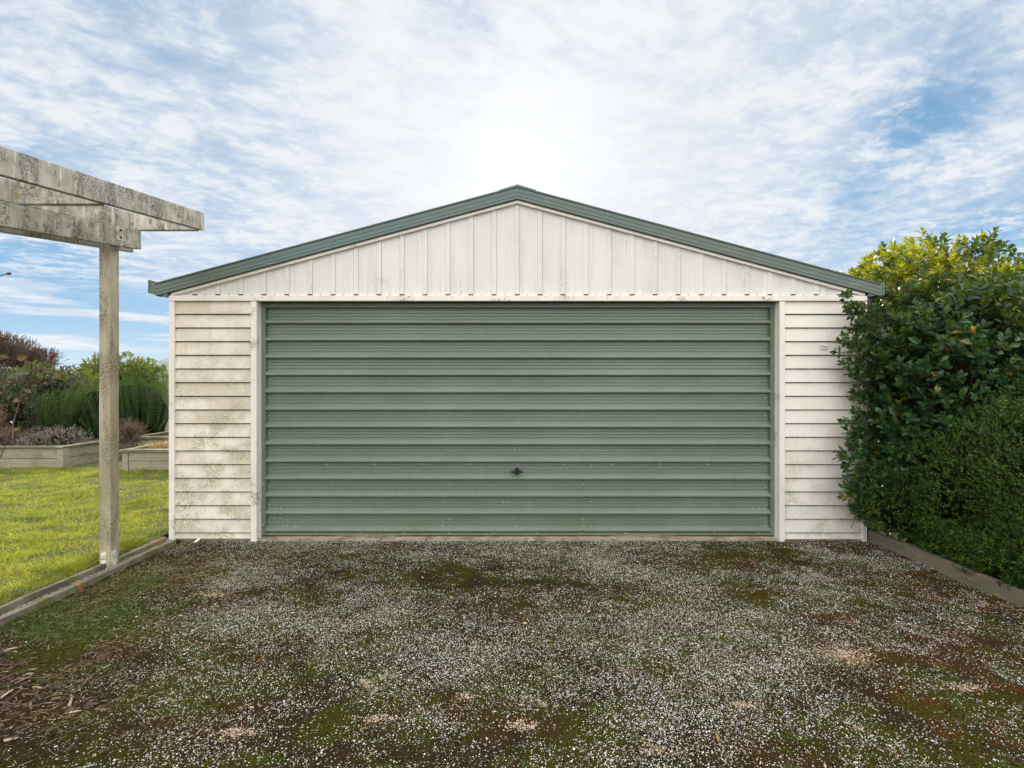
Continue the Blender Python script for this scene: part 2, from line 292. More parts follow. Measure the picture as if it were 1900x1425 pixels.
class MB:
    def __init__(s): s.v = []; s.f = []
    def add(s, V, Fc):
        n = len(s.v); s.v += [tuple(p) for p in V]; s.f += [tuple(i+n for i in q) for q in Fc]; return s
    def hexa(s, P):   # P: 4 bottom ccw, 4 top
        return s.add(P, [(3, 2, 1, 0), (4, 5, 6, 7), (0, 1, 5, 4), (1, 2, 6, 5), (2, 3, 7, 6), (3, 0, 4, 7)])
    def box(s, x0, x1, y0, y1, z0, z1):
        return s.hexa([(x0, y0, z0), (x1, y0, z0), (x1, y1, z0), (x0, y1, z0), (x0, y0, z1), (x1, y0, z1), (x1, y1, z1), (x0, y1, z1)])
    def profx(s, pts, x0, x1, nx=1):   # open profile (y,z) extruded along x
        k = len(pts); xs = np.linspace(x0, x1, nx+1)
        V = [(x, p[0], p[1]) for x in xs for p in pts]
        Fc = [(i*k+j, i*k+j+1, (i+1)*k+j+1, (i+1)*k+j) for i in range(nx) for j in range(k-1)]
        return s.add(V, Fc)
    def tube(s, path, rad, n=6):
        path = np.asarray(path, float); m_ = len(path); rad = np.broadcast_to(rad, m_)
        T = np.gradient(path, axis=0); V = []
        for i in range(m_):
            t = T[i]/max(1e-9, np.linalg.norm(T[i])); a = np.cross(t, (0, 0, 1) if abs(t[2]) < .9 else (1, 0, 0)); a /= np.linalg.norm(a); b = np.cross(t, a)
            for j in range(n):
                an = 2*math.pi*j/n; V.append(path[i]+rad[i]*(math.cos(an)*a+math.sin(an)*b))
        Fc = [(i*n+j, i*n+(j+1) % n, (i+1)*n+(j+1) % n, (i+1)*n+j) for i in range(m_-1) for j in range(n)]
        Fc += [tuple(range(n-1, -1, -1)), tuple(range((m_-1)*n, m_*n))]
        return s.add(V, Fc)
    def disc(s, c, r, nrm_axis='y', h=.002, n=10):   # short cylinder facing -y
        p0 = np.array(c); return s.tube([p0, p0+np.array([0, -h, 0])], r, n)
    def build(s, name, mat, parent=None, **k): return mk(name, s.v, s.f, mat, parent, **k)
def discs(name, pts, r, h, mat, parent, n=8):
    m = MB(); m.disc((0, 0, 0), r, h=h, n=n); me = None
    off = np.array(parent['_w']) if '_w' in parent.keys() else np.zeros(3)
    for p in pts:
        if me is None: o = mk(name, m.v, m.f, mat); me = o.data
        else: o = bpy.data.objects.new(name, me); C.objects.link(o)
        o.parent = parent; o.location = tuple(np.array(p)-off)
def tag(o, label=None, cat=None, group=None, kind=None):
    if label: o['label'] = label
    if cat: o['category'] = cat
    if group: o['group'] = group
    if kind: o['kind'] = kind
    return o
def empty(name, loc, label, cat, group=None):
    o = bpy.data.objects.new(name, None); C.objects.link(o); o.location = loc; o['_w'] = list(loc); o.empty_display_size = .2
    return tag(o, label, cat, group)

# numpy value noise
def vnoise(x, y, seed=0, oct=4, rough=.55):
    out = 0; amp = 1; tot = 0
    for o_ in range(oct):
        xs = x*2**o_+17.3*o_+seed*3.7; ys = y*2**o_+5.1*o_-seed*1.9
        xi = np.floor(xs).astype(np.int64); yi = np.floor(ys).astype(np.int64); fx = xs-xi; fy = ys-yi
        fx = fx*fx*(3-2*fx); fy = fy*fy*(3-2*fy)
        def h(a, b):
            n = (a*374761393+b*668265263+seed*974711) & 0x7fffffff; n = (n ^ (n >> 13))*1274126177 & 0x7fffffff
            return ((n ^ (n >> 16)) & 0xffff)/65535.
        v_ = (h(xi, yi)*(1-fx)+h(xi+1, yi)*fx)*(1-fy)+(h(xi, yi+1)*(1-fx)+h(xi+1, yi+1)*fx)*fy
        out = out+amp*v_; tot += amp; amp *= rough
    return out/tot
def unit(a): return a/np.maximum(1e-9, np.linalg.norm(a, axis=-1, keepdims=True))
def rand_dirs(n): return unit(rng.normal(size=(n, 3)))
LEAF6 = (np.array([(0, 0, 0), (0, .35, -.02), (0, .72, -.03), (0, 1, -.10), (-.5, .38, .10), (-.40, .74, .06), (.5, .38, .10), (.40, .74, .06)]),
         np.array([(0, 1, 4), (0, 6, 1), (4, 1, 2), (4, 2, 5), (1, 6, 7), (1, 7, 2), (5, 2, 3), (2, 7, 3)]))
RHOMB = (np.array([(0, 0, 0), (-.5, .5, .08), (0, 1, 0), (.5, .5, .08)]), np.array([(0, 3, 1), (3, 2, 1)]))
BLADE = (np.array([(-.5, 0, 0), (.5, 0, 0), (-.38, .5, .0), (.38, .5, .0), (0, 1, 0)]), np.array([(0, 1, 3), (0, 3, 2), (2, 3, 4)]))
def inst(P, Dd, Nn, L, W, T, curl=None):
    V, Fc = T; Dd = unit(Dd); X = unit(np.cross(Dd, Nn)); Z = np.cross(X, Dd)
    n = len(P); L = np.broadcast_to(L, n); W = np.broadcast_to(W, n)
    out = P[:, None, :]+X[:, None, :]*(V[None, :, 0:1]*W[:, None, None])+Dd[:, None, :]*(V[None, :, 1:2]*L[:, None, None])+Z[:, None, :]*(V[None, :, 2:3]*L[:, None, None])
    if curl is not None: out[:, :, :] += (V[None, :, 1:2]**2)*curl[:, None, :]
    Fi = Fc[None]+(np.arange(n)*len(V))[:, None, None]
    return out.reshape(-1, 3), Fi.reshape(-1, Fc.shape[1])
def join(*parts):
    Vs = []; Fs = []; n = 0
    for V, Fc in parts: Vs.append(V); Fs.append(Fc+n); n += len(V)
    return np.concatenate(Vs), np.concatenate(Fs)

# ------------------------------------------------------------------ setting
tag(mk('ground', [(-2900, -2900, -.06), (2900, -2900, -.06), (2900, 2900, -.06), (-2900, 2900, -.06)], [(0, 1, 2, 3)], m_terrain), kind='structure')
def sheet(name, x0, x1, y0, y1, step, zf, mat):
    nx = int((x1-x0)/step)+1; ny = int((y1-y0)/step)+1
    X, Y = np.meshgrid(np.linspace(x0, x1, nx), np.linspace(y0, y1, ny)); Z = zf(X, Y)
    V = np.stack([X.ravel(), Y.ravel(), Z.ravel()], 1)
    i = np.arange(ny-1)[:, None]*nx+np.arange(nx-1)[None]; i = i.ravel()
    return mk(name, V, np.stack([i, i+1, i+nx+1, i+nx], 1), mat, smooth=True)
def zdrive(X, Y): return -.012+.030*(vnoise(X*1.3, Y*1.3, 3, 3)-.5)*np.clip(-Y*1.2, .15, 1)+.012*(vnoise(X*14, Y*14, 5, 3)-.5)
tag(sheet('driveway', -3.14, 3.42, -9, .03, .022, zdrive, m_ground), kind='structure')
def zlawn(X, Y): return .0+.04*(vnoise(X*.9, Y*.9, 8, 3)-.5)+.045*(vnoise(X*4.5, Y*5.5, 9, 2)-.5)
tag(sheet('lawn', -16, -3.29, -9, 8.5, .08, zlawn, m_lawnsoil), kind='structure')
tag(sheet('side_ground', 3.42, 9, -9, 7.5, .2, lambda X, Y: -.01+0*X+.03*vnoise(X*2, Y*2, 4, 2), m_soil), kind='structure')
# distant hill
nx, ny = 220, 26; xs = np.linspace(-2000, 2600, nx); V = []
for j in range(ny):
    t = j/(ny-1)
    for x in xs:
        X0 = (x+1720)/ (1)
        h = 150/(1+np.exp(-(x+1935+60*math.sin(x*.004))/45)) * (0.93+.07*math.sin(x*.0031+1))
        if x > 300: h *= max(.25, 1-(x-300)/2600)
        h += 12*(vnoise(np.array(x*.01), np.array(j*.35), 4, 4)-.5)*(t*1.2)
        V.append((x, 2300+t*420, -.05+h*math.sin(t*math.pi/2)**.8 if t > 0 else -1))
Fh = [(j*nx+i, j*nx+i+1, (j+1)*nx+i+1, (j+1)*nx+i) for j in range(ny-1) for i in range(nx-1)]
tag(mk('hill', V, Fh, m_hill, smooth=True), kind='structure')

# ------------------------------------------------------------------ garage
AX = .05; SL = .268
GL, GR = -3.165, 3.275
gar = empty('garage', (AX, 0, 0), 'cream weatherboard garage with green gable roof edge and wide green door', 'garage')
# body: side, rear walls (plain boards), gable backing
def zr(x, top): return top-SL*abs(x-AX)
b = MB()
for side, x in ((-1, GL), (1, GR)):
    pts = []; z = .02
    while z < 2.24:
        z1 = min(z+.126, 2.26); pts += [(x+side*.002, z), (x+side*.016, z), (x+side*.002, z1-.004)]; z = z1
    V = []; Fc = []
    for (xx, zz_) in pts: V += [(xx, .03, zz_), (xx, 6.9, zz_)]
    for i in range(len(pts)-1): Fc.append((2*i, 2*i+1, 2*i+3, 2*i+2))
    b.add(V, Fc)
b.add([(GL, 6.9, -.02), (GR, 6.9, -.02), (GR, 6.9, 2.25), (AX, 6.9, 3.1), (GL, 6.9, 2.25)], [(0, 1, 2, 3, 4)])
b.build('side_wall', m_board_right, gar)
# lining behind front so nothing shows through
b = MB(); b.box(GL+.02, -2.40, .03, .05, .0, 2.24); b.build('wall_lining', m_dark, gar); b = MB(); b.box(2.52, GR-.02, .03, .05, .0, 2.24); b.build('wall_lining', m_dark, gar)
V = [(GL+.02, .03, 2.2), (GR-.02, .03, 2.2), (GR-.02, .03, zr(GR-.02, 3.12)), (AX, .03, 3.12), (GL+.02, .03, zr(GL+.02, 3.12))]
b = MB(); b.add(V+[(x, .05, z) for x, y, z in V], [(0, 1, 2, 3, 4), (9, 8, 7, 6, 5)]); b.build('gable_lining', m_dark, gar)
def boards(x0, x1, zb, ztop, first):
    # lapped boards, undercut lower lip; 'first' = z of the lowest visible lap line
    pts = [(.004, zb), (-.020, zb)]
    z = first; prev = zb
    k = 0
    while z < ztop:
        jit = rng.uniform(-.0012, .0012)
        pts += [(-.006, z-.008), (.006, z-.003), (.006, z+.004), (-.021+jit, z), (-.022+jit, z+.003)]
        z += .1263
    pts += [(-.006, ztop)]
    m = MB(); m.profx(pts, x0, x1, 1); m.n0 = len(m.f)
    z = first  # dark strip below every lip, drawn in as the lap shadow
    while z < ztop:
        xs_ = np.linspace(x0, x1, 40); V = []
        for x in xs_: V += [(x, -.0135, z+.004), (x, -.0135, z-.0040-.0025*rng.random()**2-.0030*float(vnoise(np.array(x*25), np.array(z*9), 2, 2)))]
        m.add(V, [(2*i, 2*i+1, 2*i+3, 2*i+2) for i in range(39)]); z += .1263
    return m
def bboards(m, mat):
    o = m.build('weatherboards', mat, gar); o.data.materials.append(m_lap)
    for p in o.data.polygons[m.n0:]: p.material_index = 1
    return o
z_l = 1.44-(987-712.5)/200
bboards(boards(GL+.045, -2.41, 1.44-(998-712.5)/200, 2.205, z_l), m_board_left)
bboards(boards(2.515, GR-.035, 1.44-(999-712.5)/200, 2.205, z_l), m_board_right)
# corner boards and door trims
b = MB(); b.box(GL, GL+.052, -.030, .03, -.035, 2.203); b.build('corner_board', m_trim, gar, bevel=.003)
b = MB(); b.box(GR-.042, GR, -.030, .03, -.03, 2.203); b.build('corner_board', m_trim, gar, bevel=.003)
DL, DR = -2.355, 2.4675
b = MB(); b.box(DL-.055, DL, -.030, .03, -.035, 2.203); b.build('door_trim', m_trim, gar, bevel=.003)
b = MB(); b.box(DR, DR+.050, -.030, .03, -.035, 2.203); b.build('door_trim', m_trim, gar, bevel=.003)
b = MB(); b.box(DL-.03, DL+.003, .031, .12, -.03, 2.203); b.build('door_reveal', m_reveal, gar)
b = MB(); b.box(DR-.003, DR+.03, .031, .12, -.03, 2.203); b.build('door_reveal', m_trim, gar)
b = MB(); b.box(GL, GR, -.034, .03, 2.206, 2.256); b.build('head_trim', m_trim, gar, bevel=.003)
# head soffit above the door
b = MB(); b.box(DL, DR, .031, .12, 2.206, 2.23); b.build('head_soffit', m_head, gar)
# foundation and threshold
b = MB(); b.box(GL+.04, DL-.06, -.002, .2, -.06, .018); b.build('concrete_footing', m_conc, gar)
b = MB(); b.box(DL-.03, DR+.03, -.012, .25, -.06, .006); b.build('threshold', m_conc, gar)
b = MB(); b.box(DR+.06, GR-.04, -.004, .2, -.06, .004); b.build('concrete_footing', m_conc, gar)
# gable cladding with ribs
rb = [at(357.6+42.65*i, 500, 0)[0] for i in range(29)]
xs = []
for r0 in rb:
    xs += [(r0-.005, 0, 0), (r0+.002, -.006, 1), (r0+.044, -.008, 1), (r0+.0458, .004, 0), (r0+.0474, .004, 0), (r0+.049, 0, 0), (r0+.060, 0, 0), (r0+.062, -.0015, 0), (r0+.066, -.0015, 0), (r0+.068, 0, 0)]
xs = [(GL+.01, 0, 0)]+xs+[(GR-.01, 0, 0)]
out = []
for i in range(len(xs)-1):
    out.append(xs[i])
    if (xs[i][0]-AX)*(xs[i+1][0]-AX) < 0: out.append((AX, xs[i][1], xs[i][2]))
out.append(xs[-1])
m = MB(); V = []; Fc = []
for x, y, rbf in out:
    zb = 2.272 if rbf else 2.250
    V += [(x, y, zb), (x, y, zr(x, 3.118))]
for i in range(len(out)-1): Fc.append((2*i, 2*i+2, 2*i+3, 2*i+1))
m.add(V, Fc); m.build('gable_cladding', m_gable, gar)
# nails
npt = []
for r0 in rb:
    x = r0+.12
    if x < GR-.05: npt.append((x, -.001, 2.268))
for x in (at(490, 0, 0)[0], at(720, 0, 0)[0], at(840, 0, 0)[0], at(1063, 0, 0)[0], at(1126, 0, 0)[0], at(1300, 0, 0)[0], at(1413, 0, 0)[0]): npt.append((x, -.034, 2.236))
for x, z in ((-3.14, .27), (-2.33, .08), (-3.14, 1.25)): npt.append((x, -.03, z))
discs('nail', npt, .0042, .002, m_nail, gar)
# rake trim + barge boards
def rake(x0, x1, y0, y1, t0, t1, name, mat, prof=None, xb=None):
    m = MB()
    if prof is None: prof = [(y1, t0), (y0, t0), (y0, t1), (y1, t1), (y1, t0)]
    k = len(prof); V = []
    for x in (x0, x1): V += [(x, y, t-SL*abs(x-AX)) for y, t in prof]
    m.add(V, [(j, j+1, k+j+1, k+j) for j in range(k-1)]); return m.build(name, mat, gar)
for s in (-1, 1):
    xe = GL+.02 if s < 0 else GR-.02
    rake(xe, AX, -.030, .02, 3.108, 3.134, '', m_trim).name = 'rake_trim'
    pr = [(.02, 3.139), (-.052, 3.139), (-.055, 3.142), (-.055, 3.163), (-.053, 3.165), (-.056, 3.168), (-.056, 3.198), (-.053, 3.200), (-.056, 3.203), (-.057, 3.236), (-.053, 3.238), (-.062, 3.243), (-.064, 3.255), (-.03, 3.262), (.02, 3.262)]
    xe = GL-.105 if s < 0 else GR+.10
    o = rake(xe, AX, 0, 0, 0, 0, 'barge_board', m_barge, prof=pr)
    b = MB(); x0, x1 = (GL-.165, GL-.003) if s < 0 else (GR+.003, GR+.135)
    # gutter: quad section running back along the eave, with stop end
    zt = 2.392 if s < 0 else 2.37; zi = 2.245 if s < 0 else 2.245
    xo, xi = (x0, x1) if s < 0 else (x1, x0)
    sec = [(xo, zt), (xo, zt-.115), (xi, zi), (xi, zi+.05)]
    V = []
    for y in (-.045, 6.95): V += [(x, y, z) for x, z in sec]
    b.add(V, [(0, 1, 5, 4), (1, 2, 6, 5), (2, 3, 7, 6), (0, 3, 2, 1), (4, 5, 6, 7)])
    b.box(xo-.012 if s < 0 else xo-.002, xo+.002 if s < 0 else xo+.012, -.05, 6.95, zt-.115, zt+.004)
    b.build('gutter', m_barge, gar)
# corrugated roof sheets
for s in (-1, 1):
    m = MB(); ys = np.arange(-.03, 7.0, .019); xe = GL-.09 if s < 0 else GR+.09
    V = []; Fc = []
    for i, y in enumerate(ys):
        dzc = .008*math.sin(i*math.pi/2); V += [(AX, y, 3.268+dzc), (xe, y, 3.268-SL*abs(xe-AX)+dzc)]
    for i in range(len(ys)-1): Fc.append((2*i, 2*i+1, 2*i+3, 2*i+2))
    m.add(V, Fc); m.build('roof_sheet', m_roof, gar)
m = MB(); h = .17
V = [(AX-h, -.066, 3.254-SL*h), (AX, -.066, 3.254), (AX+h, -.066, 3.254-SL*h), (AX+h, -.066, 3.261-SL*h), (AX, -.066, 3.268), (AX-h, -.066, 3.261-SL*h)]
V2 = [(x, 6.95, z) for x, y, z in V]
m.add(V+V2, [(0, 1, 4, 5), (1, 2, 3, 4), (5, 4, 10, 11), (4, 3, 9, 10), (2, 8, 9, 3), (0, 5, 11, 6)]); m.build('ridge_cap', m_roof, gar)
m = MB(); m.tube([(GR+.05, .03, 2.25), (GR+.05, .03, 0)], .035, 10); m.build('downpipe', m_downp, gar)

# door
dzt, dzb = 2.203, .018
m = MB()
FY = .056
m.box(DL+.003, DL+.040, FY, .108, dzb, dzt); m.box(DR-.040, DR-.003, FY, .108, dzb, dzt)
m.box(DL+.040, DR-.040, FY, .108, 2.158, dzt); m.box(DL+.040, DR-.040, FY+.004, .108, dzb, dzb+.022)
door_pts = []; P0 = .099; per = .1634
z = 2.158
while z > dzb+.03:
    def q(dy, dzv): door_pts.append((P0-dy, z-dzv))
    q(0, 0); q(0, .016); q(.0080, .0185); q(.0080, .0215); q(0, .024); q(0, .044); q(.0080, .0465); q(.0080, .0495); q(0, .052)
    q(0, .072); q(.0080, .0745); q(.0080, .0775); q(0, .080); q(0, .100); q(.029, .117); q(.039, .123); q(.041, .128); q(.041, .1415); q(.037, .1455); q(.003, .1575)
    z -= per
door_pts = [p for p in door_pts if p[1] > dzb+.018]
door_pts.append((P0, dzb+.018))
d = MB(); d.profx(door_pts, DL+.038, DR-.038, 40)
# slight unevenness of the sheet
V = np.array(d.v); V[:, 1] += .0016*np.sin(V[:, 0]*2.1+V[:, 2]*.7)+.0008*np.sin(V[:, 0]*7.3+V[:, 2]*3)
door = mk('garage_door', V, d.f, m_door, gar)
m.build('door_frame', m_dframe, door, bevel=.002)
# screws on door: pixel positions in the photograph give their layout on the sheet
m = MB()
def dpx(px, py): return at(px, py, P0)
pts = [(933, 932), (941, 932), (974, 932), (982, 932), (933, 939), (941, 939), (974, 939), (982, 939), (954, 915.5), (963, 914.5), (955, 833), (963, 833), (954, 963), (957, 975)]
for i, y in enumerate((767, 800, 832, 865, 898, 930, 963)):
    pts += [(835 if i % 2 == 0 else 822, y), (1083 if i % 2 == 0 else 1097, y)]
for y in (975,): pts += [(821, y), (834, y), (1083, y), (1096, y), (526, y), (533, y), (549, y), (1412, y), (1419, y), (1424, y)]
for y in (943,): pts += [(499, y), (510, y), (521, y), (1398, y), (1408, y), (1418, y)]
for y in (961.5,): pts += [(510, y), (521, y), (1410, y), (1418, y), (496, y+4)]
for i in range(11): pts += [(1420, 639+33*i), (500, 639+33*i)]
spt = []
for px, py in pts:
    c = dpx(px, py); spt.append((c[0], P0-.001, c[2]))
for i in range(11): c = at(520+88*i, 861, .06); spt.append((c[0], .0565, c[2]))
for i in range(12): c = at(505+82*i, 989, .06); spt.append((c[0], .060, c[2]))
for i in range(6): spt.append((DL+.020, FY, .12+i*.38)); spt.append((DR-.020, FY, .12+i*.38))
discs('screw', spt[:100], .0045, .004, m_screw, door)
# handle
hc = at(959, 875, .05); hx, hz = hc[0], hc[2]
m = MB(); m.tube([(hx, .088, hz), (hx, .035, hz)], .017, 16)
prof = []
V = []
for (ax, bz) in [(-.055, 0), (-.05, .007), (-.02, .012), (-.018, .032), (-.010, .038), (.010, .038), (.018, .032), (.02, .012), (.05, .007), (.055, 0), (.05, -.007), (.02, -.014), (.014, -.026), (0, -.030), (-.014, -.026), (-.02, -.014), (-.05, -.007)]:
    V.append((hx+ax, hz+bz))
n = len(V)
m.add([(x, .022, z) for x, z in V]+[(x, .040, z) for x, z in V], [tuple(range(n)), tuple(range(2*n-1, n-1, -1))]+[(i, n+i, n+(i+1) % n, (i+1) % n) for i in range(n)])
hd = m.build('handle', m_black, door, bevel=.002)
# sticker
s0 = at(1521, 640, -.02); s1 = at(1536.5, 648, -.02); yw = -.0235
m = MB(); x0, x1, z1, z0 = s0[0], s1[0], s0[2]+.004, s1[2]-.001
r = (z1-z0)/2; zc = (z0+z1)/2; P = []
for i in range(9): a = math.pi/2+math.pi*i/8; P.append((x0+r+r*math.cos(a), zc+r*math.sin(a)))
for i in range(9): a = -math.pi/2+math.pi*i/8; P.append((x1-r+r*math.cos(a), zc+r*math.sin(a)))
def flat(m, P, y0, y1):
    n = len(P); m.add([(x, y0, z) for x, z in P]+[(x, y1, z) for x, z in P], [tuple(range(n)), tuple(range(2*n-1, n-1, -1))]+[(i, (i+1) % n, n+(i+1) % n, n+i) for i in range(n)])
flat(m, P, yw-.0015, yw+.006); st = m.build('sticker', m_sticker, gar)
m = MB(); tx = x0+.021; flat(m, [(tx-.011, zc+.012), (tx+.012, zc+.012), (tx+.006, zc+.003), (tx+.004, zc-.008), (tx-.001, zc-.008), (tx-.001, zc+.003)], yw-.0022, yw-.0012); m.build('emblem', m_ink_red, st)
m = MB()
for i in range(5): xx = x0+.036+i*.0064; flat(m, [(xx, zc-.003), (xx+.0052, zc-.003), (xx+.0052, zc+.005), (xx, zc+.005)], yw-.0022, yw-.0012)
m.build('lettering', m_ink_blue, st)
m = MB(); flat(m, [(x0+.012, zc-.014), (x1-.008, zc-.013), (x1-.008, zc-.0105), (x0+.012, zc-.011)], yw-.0022, yw-.0012)
for i in range(8):
    a0 = math.pi*.62+i*.19*1.0; a1 = a0+.19
    flat(m, [(x0+r+r*.86*math.cos(a0), zc+r*.78*math.sin(a0)), (x0+r+r*.70*math.cos(a0), zc+r*.62*math.sin(a0)), (x0+r+r*.70*math.cos(a1), zc+r*.62*math.sin(a1)), (x0+r+r*.86*math.cos(a1), zc+r*.78*math.sin(a1))], yw-.0022, yw-.0012)
m.build('sticker_line', m_ink_light, st)
# drain pipe under left wall
m = MB(); pc = at(367, 1004, -.02); m.tube([(pc[0]+.02, .05, .015), (pc[0]+.008, -.02, .005), (pc[0]-.006, -.055, -.02)], .0135, 10)
tag(m.build('drain_pipe', m_pvc), 'short white plastic pipe stub poking out under the left weatherboards', 'pipe')

# ------------------------------------------------------------------ pergola
perg = empty('pergola', (-3.18, -.75, -.03), 'weathered white timber pergola with peeling sloping beams at left of the garage', 'pergola')
def sl_beam(x0, x1, d0, d1, zref, dref, sl, h, name, taper=0):
    z = lambda d: zref+sl*(d-dref)
    y0, y1 = d0+CY, d1+CY
    m = MB(); m.hexa([(x0, y0, z(d0)-h), (x1, y0, z(d0)-h), (x1, y1, z(d1)-h), (x0, y1, z(d1)-h), (x0, y0, z(d0)), (x1, y0, z(d0)), (x1, y1, z(d1)), (x0, y1, z(d1))])
    return m.build(name, m_beam, perg, bevel=.004)
fasc = sl_beam(-2.685, -2.640, .9, 4.375, 2.908, 4.375, .136, .149, 'outer_rafter')
sl_beam(-3.295, -3.250, .9, 4.328, 2.905, 4.33, .136, .149, 'inner_rafter')
for d in (4.33, 3.31, 2.29, 1.27):
    zt = 2.908+.136*(d-4.375); m = MB(); m.box(-3.249 if d < 4.3 else -3.295, -2.686, d+CY-.0, d+CY+.045, zt-.152, zt-.003); m.build('cross_rafter', m_beam, perg, bevel=.004)
bm_ = sl_beam(-3.129, -3.085, .9, 4.24, 2.71, 4.24, .142, .150, 'support_beam')
sl_beam(-3.265, -3.222, .9, 4.34, 2.705, 4.30, .142, .150, 'support_beam')
post = MB(); post.box(-3.220, -3.131, -.755, -.666, -.06, 2.66)
po = post.build('post', m_post, perg, bevel=.004)
p2 = MB(); p2.box(-3.220, -3.131, -3.6, -3.511, -.06, 2.24); p2.build('post', m_post, perg, bevel=.004)
for pz in ((1.44+(712.5-1030)/238), (1.44+(712.5-1045)/238)):
    m = MB(); m.box(-3.202, -3.162, -.759, -.755, pz-.024, pz+.024); pl = m.build('bolt_plate', m_plate, po, bevel=.001)
    m = MB(); m.tube([(-3.182, -.759, pz), (-3.182, -.770, pz)], .009, 6); m.build('bolt_head', m_plate, po)
m = MB(); m.box(-3.131, -3.127, -.745, -.70, -.02, .13); m.build('bolt_plate', m_plate, po)
for py in (435, 447.5):
    c = (712.5-py)/223+1.44-.035; yy = -.72+.0
    m = MB(); m.box(-3.085, -3.080, yy-.03, yy+.03, c-.026, c+.026); pl = m.build('bolt_plate', m_plate, bm_, bevel=.001)
    m = MB(); m.tube([(-3.081, yy, c), (-3.070, yy, c)], .010, 6); m.build('bolt_head', m_nail, bm_)
# edging timbers
def plank(p0, p1, wdt, z0, z1, name, mat, lab):
    p0 = np.array(p0); p1 = np.array(p1); n = 14
    V = []; Fc = []
    dr = unit(p1-p0); nn = np.array([-dr[1], dr[0]])
    for i in range(n+1):
        t = i/n; c = p0+(p1-p0)*t+nn*rng.normal()*.002; dzv = rng.normal()*.0025
        for s_, z_ in ((-.5, z0), (.5, z0), (.5, z1+dzv), (-.5, z1+dzv)): V.append((*(c+nn*s_*wdt), z_))
    for i in range(n):
        for j in range(4): Fc.append((i*4+j, i*4+(j+1) % 4, i*4+4+(j+1) % 4, i*4+4+j))
    Fc += [(0, 1, 2, 3), tuple(n*4+k for k in (3, 2, 1, 0))]
    o = mk(name, V, Fc, mat, bevel=.004); return tag(o, lab, 'garden edging')
plank((-3.13, -6.0), (-3.06, -.12), .045, -.05, .032, 'edging_timber', m_edge, 'mossy timber edging strip along the driveway side of the narrow stone channel')
plank((-3.31, -6.0), (-3.165, -.10), .035, -.05, .045, 'edging_timber', m_edge, 'thin grey timber edging strip on the lawn side of the narrow stone channel')
tag(sheet('channel_bed', -3.30, -3.08, -6, .05, .03, lambda X, Y: -.004+.012*vnoise(X*20, Y*20, 3, 2), m_channel), kind='structure')
plank((3.415, -6.0), (3.315, -.02), .045, -.05, .092, 'edging_board', m_edge_pale, 'weathered timber retaining board along the foot of the clipped hedge on the right')

# ------------------------------------------------------------------ raised beds
def bed(name, loc, label, fronts, soil, caps, posts):
    e = empty(name, loc, label, 'garden bed')
    for (x0, x1, y0, y1, z0, z1) in fronts: MB().box(x0, x1, y0, y1, z0, z1).build('side_board', m_bedwood, e, bevel=.006)
    for (x0, x1, y0, y1, z0, z1) in caps: MB().box(x0, x1, y0, y1, z0, z1).build('capping_board', m_bedcap, e, bevel=.005)
    for (x0, x1, y0, y1, z0, z1) in posts: MB().box(x0, x1, y0, y1, z0, z1).build('corner_post', m_bedwood, e, bevel=.006)
    for (x0, x1, y0, y1, z) in soil:
        n = 30; X, Y = np.meshgrid(np.linspace(x0, x1, n), np.linspace(y0, y1, n)); Z = z+.06*(vnoise(X*3, Y*3, 2, 3)-.5)
        i = (np.arange(n-1)[:, None]*n+np.arange(n-1)[None]).ravel()
        mk('soil', np.stack([X.ravel(), Y.ravel(), Z.ravel()], 1), np.stack([i, i+1, i+n+1, i+n], 1), m_soil, e, smooth=True)
    return e
bed('raised_bed', (-9, 4.05, 0), 'long grey timber raised bed at far left holding silver and dry plants',
    [(-14, -7.80, 4.03, 4.08, .16, .335), (-14, -7.80, 4.035, 4.08, -.05, .153), (-7.78, -7.73, 4.16, 10.5, .16, .335), (-7.775, -7.73, 4.16, 10.5, -.05, .153)],
    [(-14, -7.80, 4.09, 10.5, .30)], [(-14, -7.70, 3.99, 4.11, .338, .372), (-7.84, -7.69, 4.113, 10.5, .338, .370)], [(-7.80, -7.70, 4.01, 4.155, -.05, .336)])
bed('raised_bed', (-5.5, 3.9, 0), 'smaller grey timber raised bed with straw tufts against the garage corner',
    [(-6.42, -3.6, 3.80, 3.85, .15, .30), (-6.42, -3.6, 3.805, 3.85, -.05, .143), (-6.50, -6.45, 3.92, 5.6, .0, .30)],
    [(-6.45, -3.6, 3.86, 5.6, .28)], [(-6.55, -3.6, 3.76, 3.90, .303, .345), (-6.56, -6.44, 3.903, 5.6, .303, .343)], [(-6.52, -6.425, 3.79, 3.90, -.05, .301)])
bed('raised_bed', (-6.5, 5.75, 0), 'low timber bed edge running behind under the rosemary bush',
    [(-7.68, -3.6, 5.70, 5.75, .0, .32)], [(-7.68, -3.6, 5.76, 10.5, .30)], [(-7.68, -3.6, 5.66, 5.78, .323, .36)], [])

